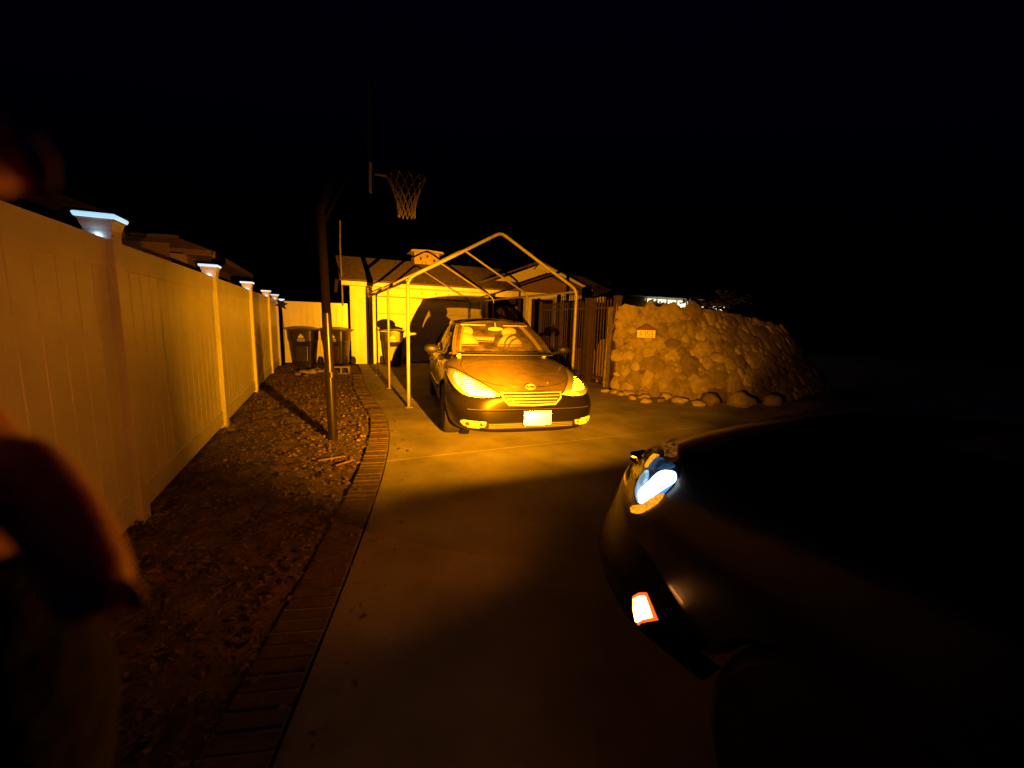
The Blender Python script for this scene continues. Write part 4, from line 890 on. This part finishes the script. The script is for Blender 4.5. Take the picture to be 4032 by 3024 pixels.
for s in (1, -1):
    mo = [(.226, .524), (.233, .548), (.244, .564), (.268, .543), (.292, .519), (.278, .488), (.262, .458), (.243, .490)]
    mk_ = on_suv(mo, 'side_marker', M['marker'], suv, .004, corner(s), cdir(s), 3, .002, 40, False, bvb)
    on_suv([(.259+(u-.259)*.74, .511+(v-.511)*.80) for u, v in mo], 'bulb', M['markercore'], mk_, .008, corner(s), cdir(s), 3, .002, 40, False, bvb)
# the lamps' own light, and two added plates that shape the beam
hit = bv2.ray_cast(corner(1)(-.09, .905), cdir(1))[0]
LP = hit + Vector((D1.x, D1.y, 0))*.038
bz = [(LP.x-.09, LP.y-.024), (LP.x+.006, LP.y-.024), (LP.x+.026, LP.y-.010), (LP.x+.034, LP.y+.03), (LP.x+.034, LP.y+.12), (LP.x-.09, LP.y+.12)]
MB().prism([(x, y, LP.z-.0082) for x, y in bz], (0, 0, -.004)).build('added_lower_baffle', M['lightless'], suv)  # added plate, cuts the beam off the near ground
MB().prism([(x, y, LP.z+.0092) for x, y in bz], (0, 0, .004)).build('added_upper_baffle', M['lightless'], suv)  # added plate, keeps the beam from reaching higher up
lamp('indicator_lamp', 'SPOT', LP, 19000, AMBER, .0015, suv, (R(93), 0, R(180-8)), spot_size=R(30), spot_blend=1.0)
lamp('indicator_lamp', 'SPOT', LP, 2500, AMBER, .0026, suv, (R(92), 0, R(180-12)), spot_size=R(76), spot_blend=1.0)
lamp('indicator_lamp', 'SPOT', LP, 3300, AMBER, .003, suv, (R(90), 0, R(180-18)), spot_size=R(112), spot_blend=1.0)
lamp('indicator_glow', 'SPOT', bv2.ray_cast(corner(1)(.06, .84), cdir(1))[0]+Vector((D1.x, D1.y, 0))*.10, 56, (1, .22, .001), .03, suv, (R(104), 0, R(180+20)), spot_size=R(142), spot_blend=1.0)
sp_ = bv2.ray_cast(corner(1)(.17, .83), cdir(1))[0]+Vector((D1.x, D1.y, 0))*.05
lamp('amber_strip_glow', 'SPOT', sp_, 44, (1, .26, .001), .012, suv, Vector((1.0, .87, .58)).to_track_quat('-Z', 'Y').to_euler(), spot_size=R(52), spot_blend=1.0)
# ------------------------------------------------------------------ photographer's hand at the left edge of the lens
def cp_(px, py, d):                                       # point in front of the camera, metres
    v = fwd + r2*((px-2016)/1623) - u2*((py-1512)/1623)
    return Vector((0, 0, 1.413)) + v*d
J = dict(elbow=((-0.2585, 0.3418, 0.8849), .040), wrist=((-0.1152, 0.1924, 1.2705), .026), palm=((-0.1207, 0.1896, 1.3122), .024), palm2=((-0.1052, 0.1731, 1.3494), .022),
    kn_i=((-.1001, .1608, 1.4033), .0115), i1=((-0.0776, 0.1300, 1.4339), .0095), i2=((-0.0592, 0.1108, 1.4426), .0088), i3=((-0.0485, 0.0994, 1.4363), .0075),
    kn_m=((-0.0774, 0.1488, 1.3729), .0115), m1=((-0.0613, 0.1329, 1.3619), .0092), m2=((-0.0520, 0.1204, 1.3522), .0085), m3=((-0.0476, 0.1127, 1.3447), .0072),
    kn_r=((-0.1165, 0.1779, 1.3337), .0115), r1=((-0.1114, 0.1697, 1.3121), .009), r2=((-0.1055, 0.1611, 1.3025), .0083), r3=((-0.1039, 0.1541, 1.2989), .007),
    kn_p=((-0.1280, 0.1859, 1.3099), .0105), p1=((-0.1235, 0.1770, 1.2820), .008), p2=((-0.1188, 0.1686, 1.2710), .0074), p3=((-0.1160, 0.1603, 1.2692), .0064),
    t0=((-.1358, .1819, 1.3319), .014), t1=((-.1292, .1702, 1.38), .0115), t2=((-.11, .1492, 1.4067), .0105), t3=((-.0951, .1334, 1.4196), .0085))
ED = [('wrist', 'elbow'), ('wrist', 'palm'), ('palm', 'palm2'), ('palm2', 'kn_i'), ('kn_i', 'i1'), ('i1', 'i2'), ('i2', 'i3'), ('palm2', 'kn_m'), ('kn_m', 'm1'), ('m1', 'm2'), ('m2', 'm3'),
      ('palm2', 'kn_r'), ('kn_r', 'r1'), ('r1', 'r2'), ('r2', 'r3'), ('palm', 'kn_p'), ('kn_p', 'p1'), ('p1', 'p2'), ('p2', 'p3'), ('palm', 't0'), ('t0', 't1'), ('t1', 't2')]
ks = list(J); me = bpy.data.meshes.new('hand'); org = Vector(J['wrist'][0])
me.from_pydata([Vector(J[k][0])-org for k in ks], [(ks.index(a), ks.index(b)) for a, b in ED], [])
hand = bpy.data.objects.new('person', me); COL.objects.link(hand)
md = hand.modifiers.new('skin', 'SKIN')
for i, k in enumerate(ks):
    r_ = J[k][1]; me.skin_vertices[0].data[i].radius = (r_, r_*.9)
me.skin_vertices[0].data[0].use_root = False; me.skin_vertices[0].data[ks.index('wrist')].use_root = True
sb = hand.modifiers.new('sub', 'SUBSURF'); sb.levels = 2; sb.render_levels = 2
dg = bpy.context.evaluated_depsgraph_get(); m2 = bpy.data.meshes.new_from_object(hand.evaluated_get(dg))
hand.modifiers.clear(); hand.data = m2; m2.materials.clear(); m2.materials.append(M['skin'])
for p in m2.polygons: p.use_smooth = True
hand.location = org
tag(hand, "photographer's blurred hand curling in at the left edge, fingertips lit orange", 'person')
sl = MB().tube([Vector((-0.1039, 0.1741, 1.3388))-org, Vector((-0.1046, 0.1756, 1.3122))-org, Vector((-0.1098, 0.1854, 1.2701))-org, Vector((-0.1428, 0.2282, 1.1892))-org, Vector((-0.2585, 0.3418, 0.8849))-org], [.022, .027, .033, .040, .050], 18)
sl.build('sleeve', M['sleeve'], hand, True)  # sleeve drawn up over the palm; its near-black paints that mass as shaded
for a, b_, r_ in (('i2', 'i3', .0078), ('m2', 'm3', .0074), ('r2', 'r3', .007)):
    A, B = Vector(J[a][0]), Vector(J[b_][0]); d = (B-A).normalized(); c = B - d*.001 + Vector((.004, .006, .002)).normalized()*r_*.78
    q = Vector((.4, .8, .2)).normalized().to_track_quat('Z', 'Y').to_matrix()
    MB().blob(c-org, (.0045, .0058, .0014), 1, .02, 2, q).build('fingernail', M['nail'], hand, True)
